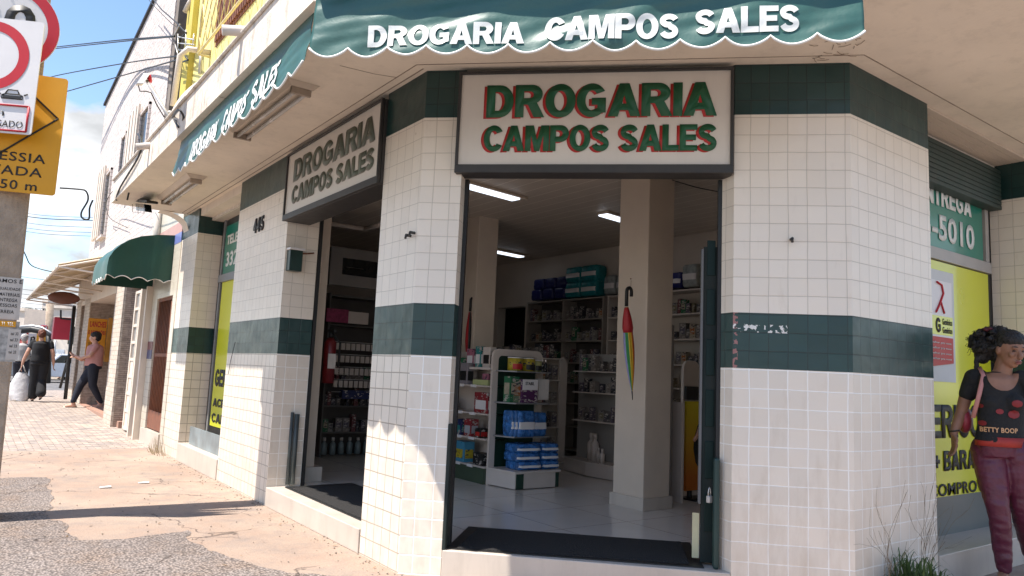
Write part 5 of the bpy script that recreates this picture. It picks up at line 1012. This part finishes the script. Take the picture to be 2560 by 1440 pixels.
# umbrellas
def umbrella(label, top, tip, cols, r=.035, hook_n=Vector((1,0,0))):
    top = Vector(top); tip = Vector(tip); t = thing('umbrella', label, 'umbrella', tuple(top)); d = (tip-top); n = len(cols)
    g = MB(); q = [top+Vector((.0,0,-.16))]+[top+Vector((0,0,-.05))]+[top+Vector((.035-.035*math.cos(a_*math.pi/6),0,.0+.04*math.sin(a_*math.pi/6))) for a_ in range(0,7)]+[top+Vector((.07,0,-.05))]; g.tube(q, .019, 8); g.build('handle', BLACKM, t)
    A = top+Vector((0,0,-.17)); 
    for k in range(n):
        g = MB()
        def f(u, v, k=k):
            rad = r*(.35+.65*math.sin(min(1,v*1.6)*math.pi/2))*(1-v**3*.9) * (1+.18*math.sin((u*1)*math.pi*2)); a_ = 2*math.pi*(k+u)/n+R(128)+v*.25; c_ = A+(tip-A)*v
            return c_+Vector((rad*math.cos(a_), rad*math.sin(a_), 0))
        g.grid(f, 4, 14, 0, True); g.build('canopy_panel', cols[k], t)
    g = MB(); g.tube([tip, tip+(tip-A).normalized()*.09], [.008,.005], 6); g.build('tip', BLACKM, t)
UC = [mat('fabric_'+n, c, .5, .1, 20, .2, 40) for n, c in (('green',(.04,.28,.07)),('yellow',(.65,.42,.02)),('orange',(.6,.15,.01)),('lilac',(.30,.30,.55)),('red',(.4,.015,.02)),('blue',(.03,.08,.35)))]
u0 = onY(1567,728,.30); u1 = onY(1580,978,.31)
umbrella('closed rainbow umbrella hanging on the interior column', u0, u1, [UC[3],UC[0],UC[1],UC[2],UC[4],UC[4],UC[5],UC[5]], .055)
g = MB(); A_ = u0+Vector((0,0,-.17)); g.tube([A_+(u1-A_)*v for v in (0,.06,.14,.25,.3)], [.022,.034,.048,.058,.050], 12); o = g.build('canopy_wrap', UC[4], [q for q in scene.objects if q.name == 'umbrella'][0])
v0 = Vector((3.02,3.80,2.60)); umbrella('closed dark red umbrella hanging on the far left interior column', v0, v0+Vector((0,0,-.95)), [UC[4],BLACKM,UC[4],BLACKM], .05)
g = MB(); g.tube([onY(1578,700,.334), onY(1576,735,.334)], .002, 4); g.tube([onY(1577,697,.334), onY(1577,697,.30)], .008, 6); tag(g.build('nail', RUST), 'nail with a string above the rainbow umbrella', 'nail')
# things seen through the left door
LY = 5.6
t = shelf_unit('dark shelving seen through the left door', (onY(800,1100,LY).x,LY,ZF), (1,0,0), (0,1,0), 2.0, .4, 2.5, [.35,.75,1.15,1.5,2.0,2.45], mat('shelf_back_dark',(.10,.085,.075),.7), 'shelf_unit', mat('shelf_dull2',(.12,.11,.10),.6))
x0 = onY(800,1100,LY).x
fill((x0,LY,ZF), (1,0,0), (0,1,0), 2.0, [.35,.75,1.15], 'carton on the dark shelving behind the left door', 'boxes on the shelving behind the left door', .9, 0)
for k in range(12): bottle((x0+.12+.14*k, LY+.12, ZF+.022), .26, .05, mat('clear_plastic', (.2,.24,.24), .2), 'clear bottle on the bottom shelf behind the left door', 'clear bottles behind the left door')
rk = thing('product_rack', 'wire rack with rows of hanging white packets behind the left door', 'rack', (x0+.3,LY-.2,1.5))
a_ = onY(838,850,LY-.15); b_ = onY(938,990,LY-.15)
for k in range(5): z = a_.z-.02-k*.19; g = MB(); g.tube([(a_.x,LY-.15,z),(b_.x+.3,LY-.15,z)], .006, 5); g.build('wire', STEEL, rk)
for k in range(4):
    for j in range(13):
        z = a_.z-.14-k*.19; x = a_.x+.02+j*.083; g = MB(); g.box((x,LY-.16,z),(x+.062,LY-.14,z+.10)); g.build('packet', SHELFW, rk) if (k*13+j) % 1 == 0 else None
g = MB(); g.box((a_.x+.15,LY-.2,b_.z-.05),(b_.x,LY-.1,b_.z+.08)); tag(g.build('blue_crate', BOXM[4]), 'dark blue tray below the hanging packets', 'tray')
p_ = onY(818,770,LY-.25); q_ = onY(920,812,LY-.25); g = MB(); g.box((p_.x,LY-.25,q_.z),(p_.x+.35,LY-.22,p_.z)); g.box((p_.x+.351,LY-.25,q_.z),(q_.x,LY-.22,p_.z-.02), 1); tag(g.build('header_card', [mat('magenta_card',(.30,.03,.10),.5,.4,30), SHELFW]), 'magenta and white header card over the packet rack', 'sign')
p_ = onY(828,615,LY); q_ = onY(945,725,LY); t = thing('notice_board', 'grey framed notice board high on the wall behind the left door', 'notice board', (p_.x,LY,q_.z)); g = MB(); g.box((p_.x,LY-.02,q_.z),(q_.x+.4,LY+.05,p_.z)); g.build('frame', INTG, t, .01); g = MB(); g.box((p_.x+.2,LY-.03,q_.z+.18),(q_.x,LY-.021,p_.z-.16)); g.build('pane', GLASSD, t); g = MB(); g.box((p_.x+.25,LY-.04,q_.z+.3),(p_.x+.55,LY-.031,p_.z-.3)); g.build('notice', INTG, t)
ex = thing('fire_extinguisher', 'red fire extinguisher with a white tag hung beside the left door', 'extinguisher', (.80,3.50,1.35))
c_ = Vector((.80,3.53,1.35)); g = MB(); g.tube([c_, c_+Vector((0,0,.5)), c_+Vector((0,0,.56))], [.075,.075,.035], 14); g.build('cylinder', mat('extinguisher_red', (.13,.006,.008), .35, .1), ex); g = MB(); g.tube([c_+Vector((0,0,.56)), c_+Vector((0,0,.66))], .03, 8); g.box((c_.x-.02,c_.y-.12,c_.z+.62),(c_.x+.02,c_.y+.05,c_.z+.66)); g.tube([c_+Vector((0,-.05,.62)), c_+Vector((.1,-.06,.5)), c_+Vector((.1,-.05,.2))], .012, 6); g.build('valve', BLACKM, ex); g = MB(); g.box((c_.x-.05,c_.y-.085,c_.z+.18),(c_.x+.05,c_.y-.078,c_.z+.36)); g.build('tag', PAPER, ex)

# ================================================================ WEEDS AND LITTER
random.seed(5)
GRASS = mat('weed_green', (.06,.11,.025), .6, .4, 3); DRY = mat('dry_stalk', (.20,.14,.08), .8, .3, 9)
t = thing('weed_clump', 'green weed clump with dry stalks growing against the right pillar', 'plant', (3.0,-2.5,0))
g = MB()
for k in range(420):
    x = random.gauss(2.88,.19); y = -2.40-random.random()*.22; h = random.uniform(.12,.40)*max(.35,1-abs(x-2.88)*1.7); a_ = random.uniform(0,6.28); ln = random.uniform(.05,.22); ww = random.uniform(.006,.014); d = Vector((math.cos(a_),math.sin(a_)*.6-.2,0)); s_ = Vector((-d.y,d.x,0)).normalized()*ww
    P = [Vector((x,y,0))+d*ln*(j/5)**2+Vector((0,0,h*math.sin(j/5*1.9)/math.sin(1.9) if j < 5 else h*.93)) for j in range(6)]
    g.add([p for j in range(6) for p in (P[j]-s_*(1-j/5.2), P[j]+s_*(1-j/5.2))], [(2*j,2*j+1,2*j+3,2*j+2) for j in range(5)])
g.build('blades', GRASS, t)
g = MB()
for k in range(8):
    p = Vector((random.gauss(2.98,.24),-2.42-random.random()*.08,0)); d = Vector((random.uniform(-.4,.4),-.02,1)).normalized()
    def grow(p, d, n, r):
        for _ in range(n):
            q = p+d*random.uniform(.06,.12); q.y = min(q.y, -2.36); g.tube([p,q], [r,r*.85], 3, 0, False); p = q; d = (d+Vector((random.uniform(-.5,.5),random.uniform(-.1,.05),random.uniform(-.25,.25)))).normalized()
            if random.random() < .4 and n > 2: grow(p, (d+Vector((random.uniform(-1,1),0,.2))).normalized(), n-2, r*.7)
    grow(p, d, 6, .0021)
g.build('stalks', DRY, t)
t = thing('weed_clump', 'small dry weed tuft at the base of the far tiled pillar', 'plant', (-.05,8.3,0)); g = MB()
for k in range(30): x = random.uniform(-.2,-.02); y = random.uniform(7.9,8.5); g.tube([(x,y,0),(x-random.uniform(0,.08),y+random.uniform(-.05,.05),random.uniform(.05,.3))], [.006,.002], 3, 0, False)
g.build('stalks', mat('straw', (.42,.33,.2), .8, .3), t)
random.seed(9); g = MB()
for k in range(60):
    x = random.uniform(-2.2,-.02); y = random.uniform(-1.2,8.8); x = -abs(random.gauss(0,.15))-.02 if k%2 else x; a_ = random.uniform(0,6.28); l_ = random.uniform(.010,.028); u_ = Vector((math.cos(a_),math.sin(a_),.12))*l_; v2 = Vector((-math.sin(a_),math.cos(a_),0))*l_*.4; c_ = Vector((x,y,.012)); g.add([c_-u_,c_-v2,c_+u_,c_+v2], [(0,1,2,3)])
tag(g.build('leaf_debris', mat('dry_leaf', (.22,.13,.06), .8, .5, 6)), kind='stuff')
for i, (px, py) in enumerate(((358,1207),(262,1218))):
    c = onZ(px, py, .006); g = MB(); g.add([(c.x-.06,c.y-.03,.008),(c.x+.06,c.y-.045,.012),(c.x+.07,c.y+.03,.02),(c.x-.05,c.y+.04,.009)], [(0,1,2,3)]); tag(g.build('paper_scrap', SWHITE), ['larger white paper scrap on the sidewalk near the tiled pillar', 'smaller white paper scrap on the sidewalk farther left'][i], 'litter')
g = MB()
for k in range(420):
    x = random.uniform(-2.3,.0) if k%2 else -abs(random.gauss(0,.12))-.01; y = random.uniform(-1.5,8.8); r_ = random.uniform(.003,.010); g.ell((x,y,.005+r_*.4), (r_,r_*1.2,r_*.7), 5, 3)
tag(g.build('gravel', mat('pebble', (.35,.28,.22), .9, .4)), kind='stuff')
g = MB()
for k in range(26):
    p = ch(3.05+random.uniform(-.1,.25), random.uniform(-1.0,-.1)*.5, ZT-.004); d = Vector((random.uniform(-1,1),random.uniform(-1,1),0))*.06; g.tube([p, p+d*.6+Vector((0,0,-.006)), p+d*1.4], .0022, 3, 0, False)
tag(g.build('cobweb', mat('cobweb_brown', (.25,.18,.12), .9)), 'brown cobweb and dirt strands on the soffit above the right pillar', 'cobweb')

# ================================================================ PEOPLE
def remesh(name, mb, m, parent, voxel, smooth=6, dent=None):
    me = bpy.data.meshes.new('r'); me.from_pydata(mb.v, [], mb.f); o = bpy.data.objects.new('r', me); COL.objects.link(o)
    q = o.modifiers.new('r', 'REMESH'); q.mode = 'VOXEL'; q.voxel_size = voxel; q = o.modifiers.new('s', 'SMOOTH'); q.iterations = smooth; q.factor = .5
    me2 = evaluated(o); bpy.data.objects.remove(o)
    if dent:
        for v in me2.vertices: v.co = dent(v.co)
    me2.polygons.foreach_set('use_smooth', [True]*len(me2.polygons)); me2.materials.clear(); me2.materials.append(m)
    o = bpy.data.objects.new(name, me2); COL.objects.link(o); o.parent = parent; return o
def limb(b, pts, rad, n=14):   # rounded, tapered chain
    b.tube(pts, rad, n)
    for p, r in zip(pts, rad): r = r if isinstance(r, tuple) else (r, r); k = (r[0]+r[1])/2; b.ell(p, (k,k,k), 12, 8)
def head(b, c, yaw, tilt, k=1.0):
    Rm = Matrix.Rotation(yaw, 3, 'Z') @ Matrix.Rotation(tilt, 3, 'X'); f = lambda x, y, z: Vector(c)+Rm @ (Vector((x,y,z))*k)
    b.ell(f(0,.01,.02), (.074*k,.094*k,.10*k), 20, 14, 0, Rm); b.ell(f(0,-.022,-.045), (.056*k,.062*k,.068*k), 16, 12, 0, Rm); b.ell(f(0,-.050,-.085), (.030*k,.026*k,.026*k), 10, 8, 0, Rm)
    b.tube([f(0,-.082,.010), f(0,-.104,-.030)], [.009*k,.015*k], 8); b.ell(f(0,-.100,-.034), (.018*k,.013*k,.012*k), 8, 6, 0, Rm)      # nose
    for s in (-1, 1):
        b.ell(f(s*.034,-.066,-.020), (.022*k,.018*k,.020*k), 8, 6, 0, Rm); b.ell(f(s*.030,-.078,.026), (.024*k,.012*k,.009*k), 8, 6, 0, Rm); b.ell(f(s*.075,.010,-.008), (.010*k,.020*k,.030*k), 8, 6, 0, Rm)
    b.ell(f(0,-.084,-.060), (.024*k,.011*k,.007*k), 10, 6, 0, Rm); b.ell(f(0,-.082,-.071), (.021*k,.011*k,.007*k), 10, 6, 0, Rm)
    return f, Rm
def hand(b, w, d, side, palm_n, k=1.0):
    """hand at wrist w, pointing along d; side: thumb direction"""
    d = Vector(d).normalized(); side = Vector(side); side = (side-d*side.dot(d)).normalized(); pn = d.cross(side).normalized()*palm_n
    w = Vector(w); b.tube([w, w+d*.045*k, w+d*.085*k], [(.018*k,.026*k),(.016*k,.038*k),(.013*k,.038*k)], 12) if False else None
    for q in (-1.5,-.5,.5,1.5): limb(b, [w+side*q*.008*k, w+d*.085*k+side*q*.019*k], [.014*k,.0115*k], 8)
    for i, q in enumerate((1.5,.5,-.5,-1.5)):
        ln = (.068,.078,.072,.056)[i]*k; p = w+d*.085*k+side*q*.019*k; p2 = p+d*ln*.45+pn*.010*k; p3 = p2+(d*.85+pn*.5)*ln*.32; p4 = p3+(d*.6+pn*.8)*ln*.27; limb(b, [p,p2,p3,p4], [.0095*k,.009*k,.008*k,.007*k], 8)
    p = w+d*.02*k+side*.020*k; p2 = p+(d*.6+side*.7)*.042*k; p3 = p2+(d*.9+side*.25+pn*.3)*.032*k; limb(b, [p,p2,p3], [.014*k,.0105*k,.008*k], 8)
# -- woman walking at the right edge.  local frame: +x picture right, -y towards the camera, z up, true metres
def woman():
    t = thing('person', 'woman in a black printed shirt and wine trousers walking by the right window', 'person')
    b = MB(); f, Rm = head(b, (.055,-.03,1.505), R(33), R(14))
    limb(b, [(.03,.0,1.44),(.012,.01,1.33)], [.050,.056]); b.tube([(.01,.02,1.36),(.005,.02,1.28),(.0,.02,1.12),(0,.02,.98),(0,.03,.88)], [(.06,.05),(.14,.085),(.135,.095),(.125,.085),(.15,.10)], 20)
    limb(b, [(-.135,.02,1.315),(-.19,.04,1.20),(-.222,.04,1.08),(-.255,.0,.99),(-.275,-.03,.935)], [.050,.043,.036,.032,.023]); hand(b, (-.275,-.03,.94), (.05,-.06,-1), (.3,-1,0), 1)
    limb(b, [(.15,.02,1.315),(.20,.06,1.20),(.23,.08,1.07),(.26,.0,.98),(.27,-.08,.93)], [.050,.043,.036,.032,.023]); hand(b, (.27,-.08,.93), (.02,-.2,-1), (-.3,-1,0), -1)
    limb(b, [(-.078,.02,.84),(-.045,-.055,.50),(-.022,-.02,.25),(-.015,-.015,.07)], [.08,.055,.038,.030]); limb(b, [(.085,.03,.84),(.10,.04,.50),(.14,.19,.28),(.168,.29,.13)], [.08,.055,.036,.030])
    for x, y, z in ((-.015,-.02,.05),(.17,.30,.10)): b.tube([(x,y+.06,z),(x-.01,y-.05,z-.005),(x-.015,y-.16,z-.02)], [(.03,.034),(.03,.040),(.014,.034)], 12)
    # turn tube rings are free; voxels fuse them
    remesh('body', b, SKIN_D, t, .0055, 5)
    # eyes
    for s in (-1, 1):
        e = MB(); e.ell(f(s*.030,-.076,.006), (.013,.007,.0055), 10, 6, 0, Rm); e.build('eye', mat('eye_lid', (.045,.02,.015), .4), t)
    e = MB(); e.ell(f(0,-.0935,-.060), (.023,.006,.0055), 10, 6, 0, Rm); e.ell(f(0,-.092,-.0715), (.020,.006,.0065), 10, 6, 0, Rm); e.build('lips', mat('lips', (.26,.075,.06), .4), t)
    for s in (-1, 1): e = MB(); e.tube([f(s*.016,-.088,.031), f(s*.032,-.086,.036), f(s*.048,-.076,.031)], [.002,.003,.0015], 5); e.build('eyebrow', HAIR, t)
    h = MB(); random.seed(3)
    h.ell(f(0,.008,.070), (.083,.092,.062), 16, 10, 0, Rm); h.ell(f(0,.03,.03), (.086,.085,.09), 14, 10, 0, Rm)
    h.ell((.02,.055,1.50), (.09,.075,.10), 14, 10); h.ell((-.075,.05,1.53), (.075,.07,.075), 14, 10); h.ell((-.09,.06,1.47), (.05,.05,.06), 12, 8)
    for k in range(150):
        a_ = random.uniform(0,6.28); e_ = random.uniform(-.5,1.4); q = Vector((-.015+.145*math.cos(a_)*math.cos(e_), .045+.095*math.sin(a_)*math.cos(e_), 1.545+.105*math.sin(e_)))
        fr = (q-f(0,-.09,0)).length
        if fr > .115: h.ell(q, [random.uniform(.012,.022)]*3, 7, 5)
    for k in range(6): p = Vector((-.13+.02*random.random(),.03,1.46)); limb(h, [p, p+Vector((-.015+.01*random.random(),-.01,-.04)), p+Vector((-.02+.03*random.random(),-.01,-.075-.03*random.random()))], [.010,.008,.005], 6)
    remesh('hair', h, HAIR, t, .006, 1, lambda c: c+Vector(c).normalized()*.006*noise.noise(Vector(c)*70))
    cu_ = MB()
    for k in range(260):
        a_ = random.uniform(0,6.28); e_ = random.uniform(-.5,1.5); d = Vector((math.cos(a_)*math.cos(e_), math.sin(a_)*math.cos(e_), math.sin(e_))); q = Vector((-.02+.135*d.x, .045+.09*d.y, 1.545+.10*d.z))
        if (q-f(0,-.09,0)).length < .11: continue
        ph0 = random.uniform(0,6.28); o1 = d.orthogonal().normalized(); o2 = d.cross(o1); L_ = random.uniform(.015,.045)
        cu_.tube([q+d*L_*j/7-Vector((0,0,.012))*(j/7)**2+(o1*math.cos(ph0+j*1.3)+o2*math.sin(ph0+j*1.3))*.006 for j in range(8)], .0016, 3, 0, False)
    cu_.build('loose_curls', HAIR, t)
    k_ = MB()
    for a_ in range(7): k_.ell((-.055+.02*math.cos(a_),.0+.02*math.sin(a_),1.635+.008*(a_%2)), (.016,.016,.010), 7, 5)
    k_.build('scrunchie', mat('scrunchie', (.10,.015,.025), .7), t)
    wr = lambda c: c+Vector((.003*noise.noise(c*14),.006*noise.noise(Vector((c.x*9,c.y*9,c.z*22))),0))
    s = MB(); s.tube([(.005,.025,1.352),(.004,.022,1.315),(.0,.02,1.22),(0,.015,1.12),(0,.02,1.0),(-.005,.02,.90)], [(.085,.055),(.155,.088),(.162,.112),(.155,.112),(.158,.108),(.182,.122)], 28)
    for x in (-1, 1): limb(s, [(x*.115,.02,1.325),(x*.145,.02,1.315),(x*.183,.036,1.205)], [.052,.060,.055])
    for x in (-.065,.065): s.ell((x,-.075,1.16), (.062,.055,.06), 12, 8)
    sh = remesh('shirt', s, mat('black_cotton', (.012,.012,.013), .85, .3, 25, .3, 60), t, .007, 3, wr)
    # scooped neckline skin
    from mathutils.bvhtree import BVHTree
    bvh = BVHTree.FromPolygons([v.co for v in sh.data.vertices], [tuple(p_.vertices) for p_ in sh.data.polygons])
    def onshirt(X_, z, o_=.0035):
        r_ = bvh.ray_cast(Vector((X_, -1, z)), Vector((0,1,0))); y_ = r_[0].y if r_[0] else -.05
        return Vector((X_, y_-o_, z))
    nk = MB(); nk.grid(lambda u, v: onshirt(.008+(u-.5)*.185*math.sqrt(max(0,1-(v*.98)**2.2)), 1.350-.115*v), 16, 12, 0, True); nk.build('neckline', SKIN_D, t)
    p = MB(); p.tube([(0,.02,.96),(0,.022,.90),(0,.03,.82)], [(.150,.105),(.172,.118),(.165,.118)], 24)
    limb(p, [(-.078,.02,.84),(-.065,-.02,.68),(-.045,-.055,.50),(-.032,-.05,.42),(-.022,-.02,.25),(-.015,-.015,.11)], [.105,.092,.070,.064,.058,.046], 18); limb(p, [(.085,.03,.84),(.090,.03,.68),(.10,.04,.50),(.11,.07,.42),(.14,.19,.28),(.165,.28,.17)], [.105,.092,.070,.064,.056,.046], 18)
    remesh('trousers', p, mat('wine_trousers', (.105,.016,.038), .42, .2, 8, .35, 26), t, .008, 3, lambda c: c+Vector((.004*noise.noise(Vector((c.x*12,c.y*12,c.z*30))),.008*noise.noise(Vector((c.x*9,c.y*9,c.z*26+3))),0)))
    r = MB(); r.tube([(0,.022,.935),(0,.022,.875)], [(.176,.123),(.186,.128)], 24); r.build('red_waistband', mat('red_cotton', (.38,.03,.02), .6, .3, 8), t)
    # shirt print: letters and hearts on the chest
    def chest(x, y, z0, x0): 
        return onshirt(x0+x, z0+y, .006)
    text('BETTY BOOP', 'shirt_lettering', mat('print_cream', (.60,.33,.16), .6), t, (0,0,0), (1,0,0), (0,0,1), .21, .032, .03, 0, fn=lambda x, y: chest(x, y, .965, -.13))
    for hx, hz, hr in ((.075,1.155,.030),(.06,1.085,.034),(-.125,1.13,.018),(-.115,1.02,.022),(-.02,1.10,.022)):
        q = MB(); q.grid(lambda u, v: chest((u-.5)*2*hr*math.sqrt(max(0,1-(2*v-1)**2)), (v-.5)*1.6*hr, hz, hx), 8, 8, 0, True); q.build('heart_print', mat('print_red', (.22,.015,.02), .6), t)
    st_ = MB(); st_.tube([(-.115,.09,1.22),(-.112,.02,1.385),(-.10,-.085,1.33),(-.13,-.105,1.2),(-.165,-.08,1.05)], [(.014,.005)]*5, 8); st_.build('bag_strap', mat('strap_pink', (.50,.22,.20), .6), t)
    bg_ = MB(); bg_.ell((-.20,.10,1.03), (.05,.10,.09), 16, 10); bg_.build('shoulder_bag', mat('bag_red', (.30,.03,.05), .45), t)
    br = MB(); br.tube([Vector((-.268,-.022,.955))+Vector((.029*math.cos(a_),.029*math.sin(a_),.005*math.cos(a_))) for a_ in [k*math.pi/8 for k in range(17)]], .005, 6); br.build('bracelet', BLACKM, t)
    for x, y, z in ((-.015,-.02,0.0),(.17,.30,.06)): q = MB(); q.tube([(x,y+.09,z+.012),(x,y,z+.012),(x-.015,y-.19,z+.012)], [(.012,.036),(.012,.042),(.010,.034)], 12); q.build('sandal', BLACKM, t)
    return t
wt = woman(); fp = dep(2518, 1470, 5.9); wt.location = (fp.x, fp.y, 0.02); wt.scale = (1.25,)*3; dv = (CAM-fp); wt.rotation_euler = (0,0,math.atan2(dv.x, -dv.y)+R(6))
wt.location.z = 0.05
PPL = {}
def walker(label, shirt, pants, skin, hairm, hs, pose, rz, foot, ht, cap=None, shoe=None):
    t = thing('person', label, 'person'); P = pose
    b = MB(); f, Rm = head(b, P['head'], P.get('hy',0), 0); hx, hy, hz = P['head']
    limb(b, [(hx,hy+.02,hz-.07),(hx*.6,hy*.5,hz-.17)], [.052,.06]); b.tube([(0,0,1.33),(0,0,1.1),(0,0,.88)], [(.13,.09),(.125,.09),(.15,.1)], 14)
    for arm in P['arms']: limb(b, arm, [.05,.043,.036,.024]); hand(b, arm[-1], Vector(arm[-1])-Vector(arm[-2]), (0,-1,.1), 1)
    for leg in P['legs']:
        limb(b, leg, [.085,.058,.038]); x, y, z = leg[-1]; b.tube([(x,y+.06,z-.04),(x,y-.05,z-.045),(x,y-.15,z-.055)], [(.03,.034),(.03,.04),(.018,.034)], 10)
    remesh('body', b, skin, t, .012, 3)
    s = MB(); w_ = P.get('w',1); s.tube([(0,.0,1.37),(0,0,1.32),(0,.0,1.2),(0,0,1.05),(0,0,.9)], [(.09,.06),(.16*w_,.1*w_),(.17*w_,.13*w_),(.165*w_,.13*w_),(.18*w_,.14*w_)], 20)
    for arm in P['arms']: m_ = (Vector(arm[0])+Vector(arm[1]))/2; limb(s, [arm[0], m_ if not P.get('long') else arm[1]]+([arm[2]] if P.get('long') else []), [.062,.056]+([.048] if P.get('long') else []))
    remesh('shirt', s, shirt, t, .014, 3)
    p = MB(); p.tube([(0,0,.96),(0,0,.84)], [(.155*w_,.12*w_),(.17*w_,.13*w_)], 16)
    for leg in P['legs']: limb(p, [leg[0], leg[1], Vector(leg[2])+Vector((0,0,.05))], [.105*w_,.075*w_,.055*P.get('cuff',1)])
    remesh('trousers', p, pants, t, .014, 3)
    h = MB(); h.ell((hx,hy+.02,hz+.045), (.085*hs,.10*hs,.075*hs), 14, 8); h.ell((hx,hy+.05,hz-.0), (.08*hs,.07*hs,.085*hs), 14, 8)
    remesh('hair', h, hairm, t, .01, 2, lambda c: c+.012*noise.noise(Vector(c)*30)*Vector((1,1,1)))
    if cap: q = MB(); q.ell((hx,hy,hz+.055), (.088,.105,.07), 14, 8); q.ell((hx,hy-.1,hz+.05), (.06,.06,.01), 12, 4); q.build('cap', cap, t)
    for leg in P['legs']: x, y, z = leg[-1]; q = MB(); q.tube([(x,y+.08,z-.075),(x,y-.02,z-.075),(x,y-.17,z-.08)], [(.018,.036),(.018,.042),(.012,.034)], 10); q.build('shoe', shoe or BLACKM, t)
    t.location = foot; t.rotation_euler = (0,0,rz); t.scale = (ht/1.65*1.25,)*3; return t
NAVY = mat('navy_trousers', (.012,.014,.025), .8, .3); BLKC = mat('black_cloth', (.010,.010,.012), .85, .3); PINKT = mat('pink_top', (.50,.24,.21), .8, .1); GREYC = mat('grey_shirt', (.36,.36,.36), .85, .15)
GR = lambda p: slope(0, p.y)
def gpt(px, py):   # point on the rising pavement
    P_ = onZ(px, py, .1)
    for _ in range(4): P_ = onZ(px, py, slope(0, P_.y))
    return P_
fp = gpt(222, 1020)
walker('woman in a pink top and navy leggings stepping out of the storefront', PINKT, NAVY, SKIN_L, HAIR, 1.12, dict(head=(.0,-.03,1.52), hy=R(-10), w=1.12, arms=[[(-.17,0,1.33),(-.22,-.08,1.12),(-.14,-.22,1.02),(-.02,-.34,1.06)],[(.17,0,1.33),(.20,-.10,1.12),(.12,-.26,1.05),(.0,-.36,1.10)]], legs=[[(-.08,0,.88),(-.07,-.20,.48),(-.05,-.30,.09)],[(.08,0,.88),(.07,.02,.48),(.05,.20,.09)]]), R(-92)-YAW*0+R(0), (fp.x,fp.y,slope(0,fp.y)), 1.66, shoe=mat('pale_shoe',(.55,.45,.35),.6))
fp = gpt(88, 1004)
wk = walker('person in black seen from behind carrying a white plastic bag', BLKC, BLKC, SKIN_L, mat('red_brown_hair', (.13,.04,.02), .6, .4, 20), .98, dict(head=(.02,-.03,1.52), w=1.2, cuff=1.9, arms=[[(.17,0,1.33),(.25,.02,1.12),(.31,-.02,.93),(.33,-.03,.82)],[(-.17,0,1.33),(-.23,.04,1.12),(-.26,0,.93),(-.27,-.04,.84)]], legs=[[(-.08,0,.88),(-.08,.0,.48),(-.09,.16,.15)],[(.08,0,.88),(.07,-.02,.48),(.06,-.1,.09)]]), R(180)-R(4), (fp.x,fp.y,slope(0,fp.y)), 1.66)
c = dep(50,975,(fp-CAM).dot(FW)-.2); t = thing('plastic_bag', 'full white plastic shopping bag hanging from the hand of the walker in black', 'bag', tuple(c)); g = MB()
cc_ = dep(51,967,(fp-CAM).dot(FW)); g.grid(lambda u, v: cc_+Vector((.27*math.cos(u*6.283)*(.45+.65*math.sin(min(1,v*1.5)*1.57))*(1-.25*max(0,v-.8)*5)*.95+.02*noise.noise((u*9,v*9,0)), .22*math.sin(u*6.283)*(.3+.7*v), (.40-.78*v)+.03*noise.noise((u*7,v*7,4)))), 22, 14, 0, True); g.build('sack', mat('bag_plastic', (.62,.60,.59), .35, .1, 6, .5, 12), t); g = MB(); g.tube([cc_+Vector((-.08,0,.42)), cc_+Vector((0,0,.62)), cc_+Vector((.08,0,.42))], .02, 6); g.build('handle', mat('bag_plastic2', (.6,.58,.57), .4), t)
fp = gpt(44, 990); 
walker('man in a grey shirt and pale cap walking ahead of the person in black', GREYC, NAVY, SKIN_L, mat('grey_hair', (.3,.28,.27), .7), 1.0, dict(head=(0,-.05,1.5), w=1.15, long=True, arms=[[(.17,0,1.33),(.24,.04,1.12),(.24,-.08,.95),(.22,-.2,.92)],[(-.17,0,1.33),(-.24,.04,1.12),(-.25,-.06,.93),(-.24,-.12,.86)]], legs=[[(-.08,0,.88),(-.08,.05,.48),(-.09,.16,.15)],[(.08,0,.88),(.07,-.06,.48),(.06,-.1,.09)]]), R(180)-R(8), (fp.x,fp.y,slope(0,fp.y)), 1.60, cap=mat('cap_beige', (.5,.48,.44), .8))
fp = gpt(150, 936); walker('distant pedestrian in a white top crossing the far street', SWHITE, GREYC, SKIN_L, HAIR, 1.0, dict(head=(0,-.03,1.52), arms=[[(.17,0,1.33),(.22,.04,1.12),(.24,-.04,.93),(.23,-.08,.84)],[(-.17,0,1.33),(-.22,.04,1.12),(-.24,-.04,.93),(-.23,-.08,.84)]], legs=[[(-.08,0,.88),(-.08,.0,.48),(-.08,.1,.1)],[(.08,0,.88),(.07,-.06,.48),(.06,-.1,.09)]]), R(120), (fp.x,fp.y,-.1), 1.62)

# ================================================================ plan units -> metres
for o in list(scene.objects):
    if o.parent is None and o.type not in ('CAMERA', 'LIGHT'):
        o.location = Vector(o.location)*S; o.scale = Vector(o.scale)*S
